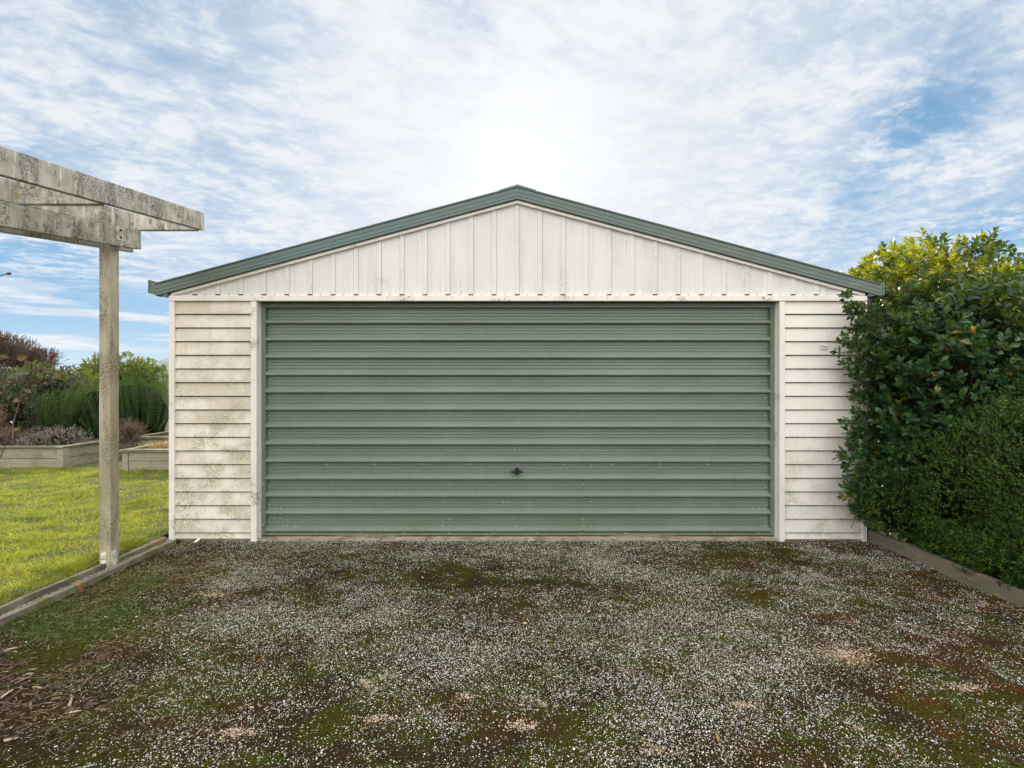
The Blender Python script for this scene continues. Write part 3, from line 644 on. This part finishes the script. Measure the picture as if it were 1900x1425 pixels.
# ------------------------------------------------------------------ foliage generators
def sample_union(ells, n, depth=.25, lump=.12, reject=None):
    P = []; N = []; tot = 0
    wts = np.array([e[3]*e[4]+e[4]*e[5]+e[3]*e[5] for e in ells]); wts /= wts.sum()
    while tot < n:
        k = n
        idx = rng.choice(len(ells), k, p=wts); E = np.array(ells)[idx]; d = rand_dirs(k)
        r = 1-depth*rng.random(k)**1.4+lump*(vnoise(d[:, 0]*3+idx*7, d[:, 1]*3+d[:, 2]*2.1, 11, 3)-.45)*2
        p = E[:, :3]+E[:, 3:6]*d*r[:, None]; nn = unit(d/E[:, 3:6])
        ok = np.ones(k, bool)
        for i, e in enumerate(ells):
            e = np.array(e); q = np.linalg.norm((p-e[:3])/e[3:6], axis=1); ok &= ~((q < 1-depth*1.15) & (idx != i))
        if reject is not None: ok &= ~reject(p)
        P.append(p[ok]); N.append(nn[ok]); tot += ok.sum()
    return np.concatenate(P)[:n], np.concatenate(N)[:n]
def sprigs(P, T, slen, nl, leafL, leafW, spread=.9, tmpl=LEAF6, flat=.25):
    """whorled leaves along short twigs: returns leaf mesh arrays"""
    n = len(P); T = unit(T); a = unit(np.cross(T, rand_dirs(n))); b = np.cross(T, a)
    parts = []
    for k in range(nl):
        t = (k+.5)/nl; an = k*2.4+rng.uniform(-.4, .4, n)+rng.uniform(0, .01)
        rad = a*np.cos(an)[:, None]+b*np.sin(an)[:, None]
        sp = spread*(1.15-.75*t)
        d = unit(T*(.35+.65*t)+rad*sp+rand_dirs(n)*flat)
        pos = P+T*(slen*t) [:, None] if np.ndim(slen) else P+T*slen*t
        nr = unit(T-d*np.sum(T*d, 1)[:, None]+rand_dirs(n)*.25)
        L = leafL*rng.uniform(.65, 1.15, n)*(1.0-.35*max(0, t-.6)/.4)
        parts.append(inst(pos, d, nr, L, L*leafW, tmpl))
    return join(*parts)
def twigs(P, T, slen, r=.0018):
    a = unit(np.cross(T, rand_dirs(len(P)))); b = np.cross(T, a); n = len(P)
    base = P-T*slen*1.3; tip = P+T*slen
    V = np.stack([base+a*r*1.6, base-a*r*.8+b*r*1.4, base-a*r*.8-b*r*1.4, tip], 1).reshape(-1, 3)
    i = np.arange(n)[:, None, None]*4+np.array([(0, 1, 3), (1, 2, 3), (2, 0, 3)])[None]
    return V, i.reshape(-1, 3)
def core(ells, scale, name, mat, parent):  # dark blobs added inside foliage so its gaps read as shade
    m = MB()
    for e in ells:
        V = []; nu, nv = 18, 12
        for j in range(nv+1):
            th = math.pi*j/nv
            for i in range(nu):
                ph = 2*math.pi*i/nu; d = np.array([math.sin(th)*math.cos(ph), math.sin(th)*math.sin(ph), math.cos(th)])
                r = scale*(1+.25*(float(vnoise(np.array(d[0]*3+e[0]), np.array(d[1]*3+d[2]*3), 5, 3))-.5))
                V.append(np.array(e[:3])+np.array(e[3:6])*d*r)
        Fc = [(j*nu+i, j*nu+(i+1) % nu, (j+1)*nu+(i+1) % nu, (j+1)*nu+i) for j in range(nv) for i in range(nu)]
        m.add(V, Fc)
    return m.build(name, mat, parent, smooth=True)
def branches(base, ells, n, r0, name, parent, mat=m_twig):
    m = MB()
    for i in range(n):
        e = ells[rng.integers(len(ells))]; d = rand_dirs(1)[0]; d[2] = abs(d[2])
        tip = np.array(e[:3])+np.array(e[3:6])*d*.8; b0 = np.array(base)+np.array([rng.normal()*.08, rng.normal()*.08, 0])
        t = np.linspace(0, 1, 6)[:, None]; mid = (b0+tip)/2+np.array([0, 0, .15])+rng.normal(size=3)*.08
        path = b0*(1-t)**2+2*mid*t*(1-t)+tip*t*t; m.tube(path, np.linspace(r0, r0*.25, 6), 5)
    return m.build(name, mat, parent)

# big glossy shrub at right
ES = [(4.40, .62, 1.82, 1.12, 1.0, 1.02), (5.35, .75, 1.50, 1.0, 1.0, .95), (3.90, -.24, 1.34, .70, .42, 1.0), (3.72, -.20, .60, .52, .38, .62), (6.2, .9, 1.3, .9, .9, .95), (4.6, 1.9, 1.7, 1.0, 1.0, 1.05)]
def rej_g(p):
    x, y, z = p.T
    return ((x < GR+.04) & (y > -.06) & (z < 2.45)) | (z < .05) | ((x < 3.08) & (y < .2)) | ((x < 3.34) & (y > -.09) & (y < 7) & (z > 2.15) & (z < 2.46)) | ((y < -.06) & (z > 2.20) & (x < 3.44)) | (y < -.80)
shr = empty('broadleaf_shrub', (4.4, .5, 0), 'tall glossy dark green broadleaf shrub with sunlit yellow tips at the right garage wall', 'shrub')
P, N_ = sample_union(ES, 12500, .42, .20, rej_g)
P = P+N_*(np.where(rng.random(len(P)) < .05, rng.uniform(.05, .18, len(P)), 0)*(P[:, 2] > 1.9))[:, None]
T = unit(N_*.75+np.array([0, -.05, .65])+rand_dirs(len(P))*.45)
top = (P[:, 2] > 2.30)&(rng.random(len(P)) < np.clip(.8-.75*np.clip(P[:, 0]-4.15, 0, 1.2), .08, .9)*np.clip((P[:, 2]-2.15)/.35, 0, 1))  # upper left sprigs get the sunlit leaf colour
rest = ~top
L1 = sprigs(P[rest], T[rest], .090, 7, .080, .55)
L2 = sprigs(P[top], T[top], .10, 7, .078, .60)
# sprigs reaching over the weatherboards (image positions -> places just in front of the wall)
hand = [(1600, 580, -.12), (1588, 600, -.14), (1580, 632, -.13), (1572, 560, -.16), (1560, 648, -.20), (1590, 655, -.18), (1585, 700, -.12), (1592, 728, -.12), (1575, 690, -.12), (1604, 745, -.14), (1598, 775, -.14),
        (1585, 805, -.16), (1572, 800, -.18), (1590, 840, -.18), (1570, 850, -.2), (1565, 842, -.22), (1600, 815, -.15), (1585, 870, -.2), (1578, 920, -.22), (1572, 912, -.24), (1595, 900, -.2), (1590, 940, -.22), (1600, 960, -.22), (1606, 880, -.2), (1584, 575, -.13), (1604, 690, -.14), (1600, 620, -.14)]
HP = []; HT = []
for px, py, Y in hand:
    for k in range(7): HP.append(at(px+rng.uniform(-1, 30)*(k > 0), py+rng.uniform(-16, 16), Y-rng.uniform(0, .08))); HT.append((-.75+rng.normal()*.3, -.25+rng.normal()*.2, .45+rng.normal()*.35))
HP = np.array(HP); HT = unit(np.array(HT))
L3 = sprigs(HP, HT, .09, 7, .064, .52)
V, Fc = join(L1, L3); mk('foliage', V, Fc, m_leaf_big, shr)
V, Fc = L2; mk('sunlit_foliage', V, Fc, m_leaf_sunlit, shr)
V, Fc = join(twigs(P[::2], T[::2], .08, .0018), twigs(HP, HT, .12, .0020)); mk('twigs', V, Fc, m_twig, shr)
core(ES[:5], .46, 'inner_shade_core', m_inner, shr)
branches((4.5, .6, 0), ES, 26, .022, 'stems', shr)

# small leaved hedge in front of it
EH = [(4.42, -1.15, .70, 1.08, 1.05, .84), (3.95, -.55, .60, .72, .46, .62), (3.50, -.30, .40, .47, .24, .36), (4.02, -1.55, .48, .70, .85, .46), (3.78, -1.45, .22, .50, 1.15, .28), (5.3, -1.0, .75, 1.1, 1.3, .75), (4.55, -2.5, .62, 1.1, 1.1, .66)]
hed = empty('clipped_hedge', (4.4, -1.1, 0), 'dense fine leaved green hedge spilling over the pale timber board at right', 'hedge')
P, N_ = sample_union(EH, 42000, .20, .17, lambda p: (p[:, 2] < .10+.1*rng.random(len(p))) | (p[:, 0] < 3.02) | ((p[:, 0] < GR+.03) & (p[:, 1] > -.05)) | ((p[:, 0] < 3.30) & (p[:, 2] < .15)) | ((p[:, 0] < 3.34) & (p[:, 2] < .14) & (p[:, 1] > -1.0)) | (p[:, 0] < 3.27)*(p[:, 2] < .2) | ((p[:, 0]-3.2)**2+(p[:, 1]+3.4)**2 < .3))
P = P+N_*(np.where(rng.random(len(P)) < .10, rng.uniform(.02, .09, len(P)), 0)*(P[:, 2] > .3)*(P[:, 0] > 3.35))[:, None]
hx = rng.uniform(3.31, 3.56, 9000); hy = rng.uniform(-2.8, -.55, 9000); hz_ = rng.uniform(.05, .34, 9000)
kk = (vnoise(hy*3.1, hz_*2, 77, 3) > .50+.9*np.clip(3.42-hx, 0, 1)) & (hz_ > .10-.05*(hy < -.9)); P = np.concatenate([P, np.stack([hx, hy, hz_], 1)[kk]]); N_ = np.concatenate([N_, np.tile([-.8, -.1, -.2], (kk.sum(), 1))])
T = unit(N_*.7+np.array([-.1, -.15, .55])+rand_dirs(len(P))*.45)
V, Fc = sprigs(P, T, .045, 9, .0175, .50, tmpl=RHOMB); mk('foliage', V, Fc, m_leaf_small, hed)
V, Fc = twigs(P[::7], T[::7], .03, .0009); mk('twigs', V, Fc, m_twig, hed)
core(EH, .70, 'inner_shade_core', m_inner, hed)
branches((4.3, -1, 0), EH, 14, .016, 'stems', hed)

# rosemary
ros = empty('rosemary_bush', (-8.85, 6.6, .3), 'spiky upright rosemary bush behind the pergola post', 'bush')
npz = 520; ang = rng.uniform(0, 2*math.pi, npz); rr = np.sqrt(rng.random(npz))
rx, ry = 1.15*rr*np.cos(ang), .85*rr*np.sin(ang)
base = np.stack([-8.85+rx*.85, 6.6+ry*.8, np.full(npz, .30)], 1)
hx_ = np.clip(1-((base[:, 0]+8.35)/1.75)**2, .1, 1)**.5*np.sqrt(np.clip(1-(ry/1.15)**2, .1, 1))
ht = 1.46*hx_*np.where(rng.random(npz) < .35, rng.uniform(.45, .8, npz), rng.uniform(.85, 1.0, npz))
tip = base+np.stack([.34*rx, .30*ry-.12*(ry < 0), ht], 1)+rng.normal(size=(npz, 3))*.03
parts = []
nk = 46
for k in range(nk):
    t = (.05+.95*(k+rng.random(npz))/nk)[:, None]
    p = base*(1-t)+tip*t+np.stack([.16*np.sin(t[:, 0]*3.1)*np.sign(rx), -.12*np.sin(t[:, 0]*3.1)*np.ones(npz), 0*ang], 1)
    ax = unit(tip-base); a2 = rng.uniform(0, 6.28, npz); e1 = unit(np.cross(ax, np.array([0, 1, .1]))); e2 = np.cross(ax, e1)
    for s_ in (0, 2.1, 4.2):
        rad = e1*np.cos(a2+s_)[:, None]+e2*np.sin(a2+s_)[:, None]
        parts.append(inst(p, unit(rad+ax*.45), ax, rng.uniform(.038, .056, npz)*(1.15-.5*t[:, 0]), .012, RHOMB))
V, Fc = join(*parts); mk('foliage', V, Fc, m_rosemary, ros)
V, Fc = twigs(base*.35+tip*.65, unit(tip-base), .05, .002); mk('stems', V, Fc, m_twig, ros)
core([(-8.75, 6.75, .7, .95, .62, .72)], 1.0, 'inner_shade_core', m_inner, ros)

def bush(name, label, cat, ells, n, slen, nl, L, Wd, mat, base, up=.5, depth=.4, lump=.15, tm=LEAF6, corek=.6, nb=12, r0=.02, spread=.9):
    e = empty(name, base, label, cat)
    P, N_ = sample_union(ells, n, depth, lump); T = unit(N_*.7+np.array([0, 0, up])+rand_dirs(n)*.5)
    V, Fc = sprigs(P, T, slen, nl, L, Wd, tmpl=tm, spread=spread); mk('foliage', V, Fc, mat, e)
    V, Fc = twigs(P, T, slen, .003); mk('twigs', V, Fc, m_twig, e)
    if corek: core(ells, corek, 'inner_shade_core', m_inner, e)
    branches(base, ells, nb, r0, 'stems', e)
    return e
def far(ells, k): return [(e[0]*k, CY+(e[1]-CY)*k, CZ+(e[2]-CZ)*k, e[3]*k, e[4]*k, e[5]*k) for e in ells]
bush('evergreen_shrub', 'bright green leafy shrub rising behind the rosemary bush', 'shrub', far([(-10.6, 8.9, 1.15, 1.0, .7, 1.12), (-9.85, 9.0, 1.05, .62, .6, 1.02), (-11.2, 8.8, .95, .6, .6, .92)], 1.30), 2300, .14, 8, .125, .34, m_pitto, (-12.6, 13, .0), .6)
bush('burgundy_tree', 'dark burgundy spreading shrub with bare slanting stems at the far left', 'shrub', far([(-14.4, 9.4, 2.36, 1.0, .8, .40), (-13.3, 9.3, 2.08, .70, .5, .26), (-15.3, 9.4, 2.50, 1.0, .7, .45)], 1.3), 4200, .24, 12, .095, .18, m_burg, (-18, 14, .0), .9, .7, .2, tm=RHOMB, corek=.35, nb=40, r0=.03, spread=.6)
bush('leafy_shrub', 'dark green mixed shrub with bare brown stems left of the rosemary', 'shrub', [(-10.5, 5.9, .80, .65, .6, .60), (-11.2, 6.4, 1.0, .75, .6, .75), (-10.9, 7.3, 1.15, .9, .6, .75), (-12.4, 6.9, 1.0, .9, .6, .8)], 1900, .12, 7, .075, .38, m_under, (-11, 6.4, .3), .5, corek=.55, nb=40, r0=.012)
bush('yellow_green_shrub', 'low yellow green shrub between the burgundy shrub and the leafy evergreen', 'shrub', far([(-11.9, 8.0, 1.15, .85, .5, .75), (-10.9, 7.9, 1.15, .7, .5, .62)], 1.2), 1500, .13, 8, .085, .34, m_pitto, (-11.4, 8.0, .3), .6)
bush('silver_plant', 'low silver grey leafed plant in the long raised bed', 'plant', [(-8.30, 4.70, .42, .42, .33, .21), (-8.62, 4.55, .38, .30, .25, .13)], 480, .06, 8, .038, .30, m_silver, (-8.4, 4.75, .3), .8, .5, tm=RHOMB, corek=.5, nb=26, r0=.006)
bush('dried_plant', 'brown dried out plant in the long raised bed near the silver plant', 'plant', [(-9.25, 4.65, .40, .55, .32, .20)], 420, .08, 7, .05, .16, m_dry, (-9.3, 4.65, .3), .8, .7, tm=RHOMB, corek=.4, nb=60, r0=.005)
bush('russet_plant', 'pinkish brown feathery plant at the left edge of the long raised bed', 'plant', [(-10.15, 5.0, .65, .42, .35, .45)], 700, .09, 9, .045, .2, m_dry, (-10.1, 5.0, .3), .9, .6, tm=RHOMB, corek=.5, nb=30, r0=.006)
bush('twiggy_plant', 'dead brown twigs at the foot of the rosemary by the post', 'plant', [(-7.45, 5.15, .50, .36, .25, .24)], 300, .08, 6, .045, .16, m_dry, (-7.4, 5.2, .3), .8, .7, tm=RHOMB, corek=.35, nb=50, r0=.005)
for i, (px, py, lab) in enumerate([(286, 812, 'left dry straw coloured grass tuft in the smaller raised bed'), (308, 818, 'right straw coloured grass tuft against the garage corner in the smaller raised bed')]):
    c = at(px, py+12, 4.35); n = 420
    P = np.array([c[0], 4.4, .28])+rng.normal(size=(n, 3))*np.array([.12, .08, .01]); dd = unit(np.array([0, 0, .8])+rng.normal(size=(n, 3))*.65); dd[:, 2] = abs(dd[:, 2])
    V, Fc = inst(P, dd, rand_dirs(n), rng.uniform(.08, .24, n), .007, BLADE, curl=np.stack([rng.normal(size=n)*.05, rng.normal(size=n)*.05, -rng.random(n)*.07], 1))
    tag(mk('grass_tuft', V, Fc, m_straw), lab, 'grass tuft', 'dry grass tufts in the smaller raised bed')
# plant tag
tc = at(22, 783, 4.3); m = MB(); m.hexa([tuple(tc+np.array(q)) for q in [(-.03, 0, -.005), (.025, 0, -.03), (.025, .004, -.03), (-.03, .004, -.005), (-.025, 0, .02), (.035, 0, -.008), (.035, .004, -.008), (-.025, .004, .02)]])
m.tube([tc+np.array([.01, .002, -.02]), tc+np.array([.02, .002, -.38])], .0012, 5)
tag(m.build('plant_tag', m_tag), 'small pale tag standing among the russet plants', 'plant tag')

# rose reaching in from the left
rose = empty('rose_bush', (-3.6, -1.7, 0), 'reddish rose canes with bronze leaves and buds in front of the left garden', 'rose')
RY = -1.55
cane = [((-60, 735), (-20, 725), (0, 713), (22, 711), (60, 705)), ((-60, 760), (0, 735), (25, 709), (48, 700), (60, 688), (78, 681), (95, 664)), ((60, 688), (58, 675), (45, 668)),
        ((60, 705), (48, 718), (40, 735), (32, 760), (20, 800), (0, 850)), ((-60, 540), (-20, 520), (6, 510), (13, 508)), ((-40, 690), (0, 668), (16, 664), (30, 666)), ((-50, 720), (-20, 700), (5, 690), (12, 696)), ((60, 688), (80, 684), (100, 688), (118, 702)), ((52, 722), (62, 706), (66, 690))]
m = MB()
for pts in cane:
    path = [at(px, py, RY+.05*math.sin(i+len(pts))) for i, (px, py) in enumerate(pts)]
    m.tube(path, np.linspace(.0042, .0026, len(path)), 6)
for (xx, yy) in [(-3.62, -1.7)]:
    for k in range(5):
        e = at(-60+rng.uniform(-10, 0), [735, 760, 540, 690, 720][k], RY); t = np.linspace(0, 1, 8)[:, None]
        b0 = np.array([xx-.2*k*.3, yy, 0]); md = (b0+e)/2+np.array([-.25, 0, .1]); m.tube(b0*(1-t)**2+2*md*t*(1-t)+e*t*t, np.linspace(.008, .0042, 8), 6)
m.build('cane', m_rosestem, rose)
lv = [((30, 666), (1, .25), .075), ((10, 690), (-.3, .7), .06), ((26, 695), (1, .2), .085), ((48, 668), (.3, -1), .085), ((82, 690), (1, .15), .07), ((100, 688), (1, -.7), .075), ((45, 722), (.8, -.6), .05), ((0, 700), (-1, -.3), .06), ((14, 694), (1, -.5), .07),
      ((50, 690), (-.8, .5), .05), ((0, 660), (1, -.2), .05), ((70, 690), (.6, -.8), .06), ((36, 745), (-1, .3), .05), ((20, 800), (.6, .3), .055), ((60, 680), (.9, .4), .05), ((20, 735), (-.6, -.5), .05), ((64, 712), (.6, -.6), .045), ((-10, 690), (.6, .8), .06)]
P = np.array([at(a[0][0], a[0][1], RY-.01) for a in lv]); Dd = np.array([(a[1][0], rng.normal()*.3, a[1][1]) for a in lv]); Nn = unit(np.array([[rng.normal()*.35, -.8, .45+rng.normal()*.3] for a in lv])); L = np.array([a[2] for a in lv])
V, Fc = inst(P, Dd, Nn, L*.85, L*.55, LEAF6); mk('foliage', V, Fc, m_roseleaf, rose)
for (px, py, s_) in [(98, 659, 1), (17, 507.5, .8), (2, 664, 1.0), (22, 710, .8), (77, 684, .8), (0, 680, .9), (44, 733, .5)]:
    c = at(px, py, RY); m = MB(); r_ = .011*s_; dr = unit(np.array([.6, 0, .75]) if px > 50 else np.array([1, 0, .1]))
    m.tube([c-dr*r_*2.0, c-dr*r_*1.2, c-dr*.2*r_, c+dr*r_*.8, c+dr*r_*1.9], [r_*.35, r_*.95, r_*1.05, r_*.75, r_*.1], 8)
    m.build('bud', m_rosebud, rose, smooth=True)

# ------------------------------------------------------------------ grass, gravel, mulch
def blades(name, n, x0, x1, y0, y1, hmin, hmax, wd, mat, zf, dens=None, kind='stuff', label=None, lean=.35):
    x = rng.uniform(x0, x1, n); y = rng.uniform(y0, y1, n)
    if dens is not None:
        k = rng.random(n) < dens(x, y); x = x[k]; y = y[k]; n = len(x)
    P = np.stack([x, y, zf(x, y)], 1); h = rng.uniform(hmin, hmax, n)*np.clip(.15+1.8*vnoise(x*4, y*4, 21, 3, .6)**1.5, .2, 2)
    ln = np.stack([vnoise(x*6, y*6, 31, 2)-.5, vnoise(x*6, y*6, 41, 2)-.5, np.zeros(n)], 1)*1.6
    dd = unit(np.array([0, 0, 1.])+ln+rng.normal(size=(n, 3))*lean)
    cu = np.stack([rng.normal(size=n), rng.normal(size=n), -.5*np.ones(n)], 1)*(h*.45)[:, None]
    V, Fc = inst(P, dd, rand_dirs(n), h, wd*rng.uniform(.7, 1.3, n), BLADE, curl=cu)
    return tag(mk(name, V, Fc, mat), label, 'grass', None, kind)
def d_lawn(x, y):
    dist = y-CY; vis = np.where(x > -1.12*dist, 1, .30)*(y > -2.6+0*x)
    bare = 1-.8*np.exp(-(((x+3.55)/.16)**2+((y+1.25)/.25)**2))-.5*(vnoise(x*3, y*3, 61, 3) > .63)
    return vis*np.clip(3.6/dist, .25, 1)*bare
blades('lawn_grass', 370000, -10.5, -3.30, -2.6, 4.06, .025, .085, .0042, m_grass, zlawn, d_lawn, label='sunlit yellow green lawn grass left of the driveway', lean=.4)
blades('lawn_edge_grass', 9000, -3.50, -3.31, -2.8, -.05, .05, .13, .0045, m_grass, zlawn, lambda x, y: np.clip((vnoise(x*3, y*3.5, 55, 3)-.36)*3.2, .05, 1), label='longer grass tufts growing along the lawn side timber edging', lean=.5)
def d_dg(x, y):
    a = np.exp(-(((x+2.78)/.42)**2+((y+1.62)/.26)**2))+.5*np.exp(-(((x+2.62)/.22)**2+((y+1.05)/.18)**2))+.45*np.exp(-(((x+2.05)/.14)**2+((y+2.1)/.10)**2))+.35*np.exp(-(((x+2.85)/.2)**2+((y+.75)/.3)**2))
    return np.clip((a*2.1-.30+1.1*(vnoise(x*6, y*6, 71, 3)-.5)), 0, 1)*(x > -3.08)
blades('driveway_grass', 60000, -3.1, -1.6, -2.9, -.1, .012, .038, .0028, m_grass_sh, zdrive, d_dg, label='short green grass patch at the left edge of the driveway', lean=.6)
def d_th(x, y): return np.clip(np.exp(-((x+2.65-.45*np.clip(-1.2-y, 0, 2))/.75)**2)*1.0, 0, 1)*np.clip((vnoise(x*4, y*4, 81, 3)-.3)*2.2, 0, 1)
n0 = 26000; x = rng.uniform(-3.08, -1.2, n0); y = rng.uniform(-3.3, -.05, n0); k = rng.random(n0) < d_th(x, y); x = x[k]; y = y[k]; n0 = len(x)
dd = unit(np.stack([rng.normal(size=n0), rng.normal(size=n0), rng.uniform(0, .25, n0)], 1))
V, Fc = inst(np.stack([x, y, zdrive(x, y)+.004], 1), dd, rand_dirs(n0), rng.uniform(.015, .055, n0), .0022, BLADE); tag(mk('grass_thatch', V, Fc, m_thatch), 'dry brown thatch over the left side of the driveway', 'thatch', None, 'stuff')

OCT = (np.array([(1, 0, 0), (-1, 0, 0), (0, 1, 0), (0, -1, 0), (0, 0, 1), (0, 0, -1)], float), np.array([(0, 2, 4), (2, 1, 4), (1, 3, 4), (3, 0, 4), (2, 0, 5), (1, 2, 5), (3, 1, 5), (0, 3, 5)]))
def stones(x, y, s, zo, flat=.55):
    n = len(x); V, Fc = OCT; Q = unit(rng.normal(size=(n, 3))); A = unit(np.cross(Q, rand_dirs(n))); B = np.cross(Q, A)
    jit = rng.uniform(.65, 1.2, (n, 6, 1)); LV = V[None]*jit*s[:, None, None]*np.stack([np.ones(n), rng.uniform(.55, .9, n), rng.uniform(.4, .8, n)], 1)[:, None, :]
    W = LV[:, :, 0:1]*Q[:, None]+LV[:, :, 1:2]*A[:, None]+LV[:, :, 2:3]*B[:, None]; W[:, :, 2] *= flat
    W += np.stack([x, y, zo+s*.25], 1)[:, None]
    return W.reshape(-1, 3), (Fc[None]+(np.arange(n)*6)[:, None, None]).reshape(-1, 3)
def d_gr(x, y):
    g = .40+1.5*np.clip(vnoise(x*1.9, y*2.6, 91, 6, .70)-.46, -.2, 1)*1.8
    g *= .15+1.35*vnoise(x*10, y*10, 95, 4, .7)
    red = (vnoise(x*2.6, y*3.4, 133, 4, .6) > .56)*np.clip((x-.9)*1.2, 0, 1); g *= 1-.6*red
    left = np.clip((x+2.85-.55*np.clip(-1.2-y, -1, 2))/.8, 0, 1)**1.1
    g *= .03+.97*left
    g += .5*np.exp(-(((x+2.05)/.22)**2+((y+1.02)/.16)**2))+.22*np.exp(-((y+.04)/.05)**2)
    g += .25*np.exp(-(((x-.5)/1.6)**2+((y+2.0)/.55)**2))
    tan = np.exp(-(((x-1.98)/.20)**2+((y+2.05)/.10)**2))
    return np.clip(g*(1-tan), 0, 1)*(x < 3.40)
def scatter(n, x0, x1, y0, y1, dens):
    x = rng.uniform(x0, x1, n); y = rng.uniform(y0, y1, n); k = rng.random(n) < dens(x, y); return x[k], y[k]
x, y = scatter(520000, -3.05, 3.40, -3.35, .0, d_gr)
x2, y2 = scatter(150000, -3.05, 3.4, -6, -3.35, d_gr); x = np.concatenate([x, x2]); y = np.concatenate([y, y2])
s = .0019+.0038*rng.random(len(x))**1.6; s *= np.where(rng.random(len(x)) < .03, 1.7, 1)
V, Fc = stones(x, y, s, zdrive(x, y)); tag(mk('gravel', V, Fc, m_pebble), 'white stone chips scattered over the mossy driveway', 'gravel', None, 'stuff')
x, y = scatter(150000, -3.05, 3.40, -3.3, .0, lambda x, y: .3+.7*vnoise(x*5, y*5, 99, 3)); s = rng.uniform(.002, .0075, len(x))
V, Fc = stones(x, y, s, zdrive(x, y)-.002, .8); tag(mk('moss', V, Fc, m_crumb), 'moss and soil crumbs between the driveway stones', 'moss', None, 'stuff')
cl = [(1570, 1215, .17, .07, 900), (1790, 1270, .10, .03, 260), (1380, 1305, .07, .02, 160), (970, 1345, .09, .03, 260), (440, 1355, .10, .03, 300), (860, 1290, .05, .02, 90), (395, 1100, .12, .05, 260), (1160, 1245, .03, .015, 40), (700, 1330, .09, .02, 120), (1220, 1390, .1, .03, 150)]
xs_, ys_, ss_ = [], [], []
for px, py, ax, ay, n_ in cl:
    d_ = F*CZ/(py-712.5); xs_.append((px-950)*d_/F+rng.normal(size=n_)*ax*.5); ys_.append(d_+CY+rng.normal(size=n_)*ay*.7); ss_.append(rng.uniform(.002, .0085, n_))
xs_ = np.concatenate(xs_); ys_ = np.concatenate(ys_); ss_ = np.concatenate(ss_)
V, Fc = stones(xs_, ys_, ss_, zdrive(xs_, ys_)+.002, .6); tag(mk('dry_debris', V, Fc, m_tan), 'patches of pale tan crumbled debris on the mossy driveway', 'debris', None, 'stuff')
# chips in channel
x = rng.uniform(-3.28, -3.10, 5000); y = rng.uniform(-3.2, -.05, 5000); V, Fc = stones(x, y, rng.uniform(.003, .008, 5000), .004+0*x); tag(mk('channel_gravel', V, Fc, m_pebble), 'loose stones filling the narrow channel between the edging timbers', 'gravel', None, 'stuff')
# bark mulch lower left
n0 = 1000; x = -2.85+np.abs(rng.normal(size=n0))*.36; y = -2.45+rng.normal(size=n0)*.24; k = (x < -1.55) & (y < -1.95+.4*(x+3)*0); x = x[k]; y = y[k]; n0 = len(x)
dd = unit(np.stack([rng.normal(size=n0), rng.normal(size=n0)*.7, rng.normal(size=n0)*.12+.05], 1))
STRIP = (np.array([(-.5, 0, 0), (0, 0, .06), (.5, 0, 0), (-.45, .5, .02), (0, .5, .09), (.45, .5, .02), (-.3, 1, 0), (0, 1, .05), (.3, 1, 0)]), np.array([(0, 1, 4), (0, 4, 3), (1, 2, 5), (1, 5, 4), (3, 4, 7), (3, 7, 6), (4, 5, 8), (4, 8, 7)]))
L = .010+.065*rng.random(n0)**2.2
V, Fc = inst(np.stack([x, y, zdrive(x, y)+rng.uniform(.003, .02, n0)], 1), dd, unit(np.array([0, 0, 1.])+rng.normal(size=(n0, 3))*.3), L, np.minimum(L*.42, .017)*rng.uniform(.4, 1, n0), STRIP)
tag(mk('bark_mulch', V, Fc, m_bark), 'brown and pale bark strips lying at the lower left of the driveway', 'mulch', None, 'stuff')
n0 = 420; x = rng.uniform(-3, 3.3, n0); y = rng.uniform(-3.3, -.05, n0); dd = unit(np.stack([rng.normal(size=n0), rng.normal(size=n0), rng.uniform(-.05, .2, n0)], 1))
L = rng.uniform(.012, .034, n0)
A = inst(np.stack([x, y, zdrive(x, y)+.006], 1), dd, unit(np.array([0, 0, 1.])+rng.normal(size=(n0, 3))*.3), L, L*.4, LEAF6)
n1 = 160; x = rng.uniform(-3, 3.3, n1); y = rng.uniform(-3.3, -.3, n1); dd = unit(np.stack([rng.normal(size=n1), rng.normal(size=n1), rng.uniform(0, .1, n1)], 1))
B = inst(np.stack([x, y, zdrive(x, y)+.007], 1), dd, rand_dirs(n1), rng.uniform(.03, .12, n1), .0025, BLADE)
V, Fc = join(A, B); tag(mk('leaf_litter', V, Fc, m_litter), 'small dry leaves and twigs scattered on the driveway', 'leaf litter', None, 'stuff')

# ------------------------------------------------------------------ haze
HAZE = True
if HAZE:
    m = bpy.data.materials.new('haze_air'); m.use_nodes = True; nt = m.node_tree; nt.nodes.clear()
    pv = nd('ShaderNodeVolumePrincipled'); pv.inputs['Density'].default_value = 1.8e-4; pv.inputs['Color'].default_value = (.80, .88, 1, 1)
    ov = nd('ShaderNodeOutputMaterial'); lk(pv.outputs[0], ov.inputs['Volume'])
    hz = MB().box(-3000, 3000, -3000, 3000, -1.1, 175).build('haze', m); tag(hz, 'thin pale haze in front of the distant hill', 'haze', None, 'stuff')
for o in list(bpy.data.objects):
    if '_w' in o.keys(): del o['_w']
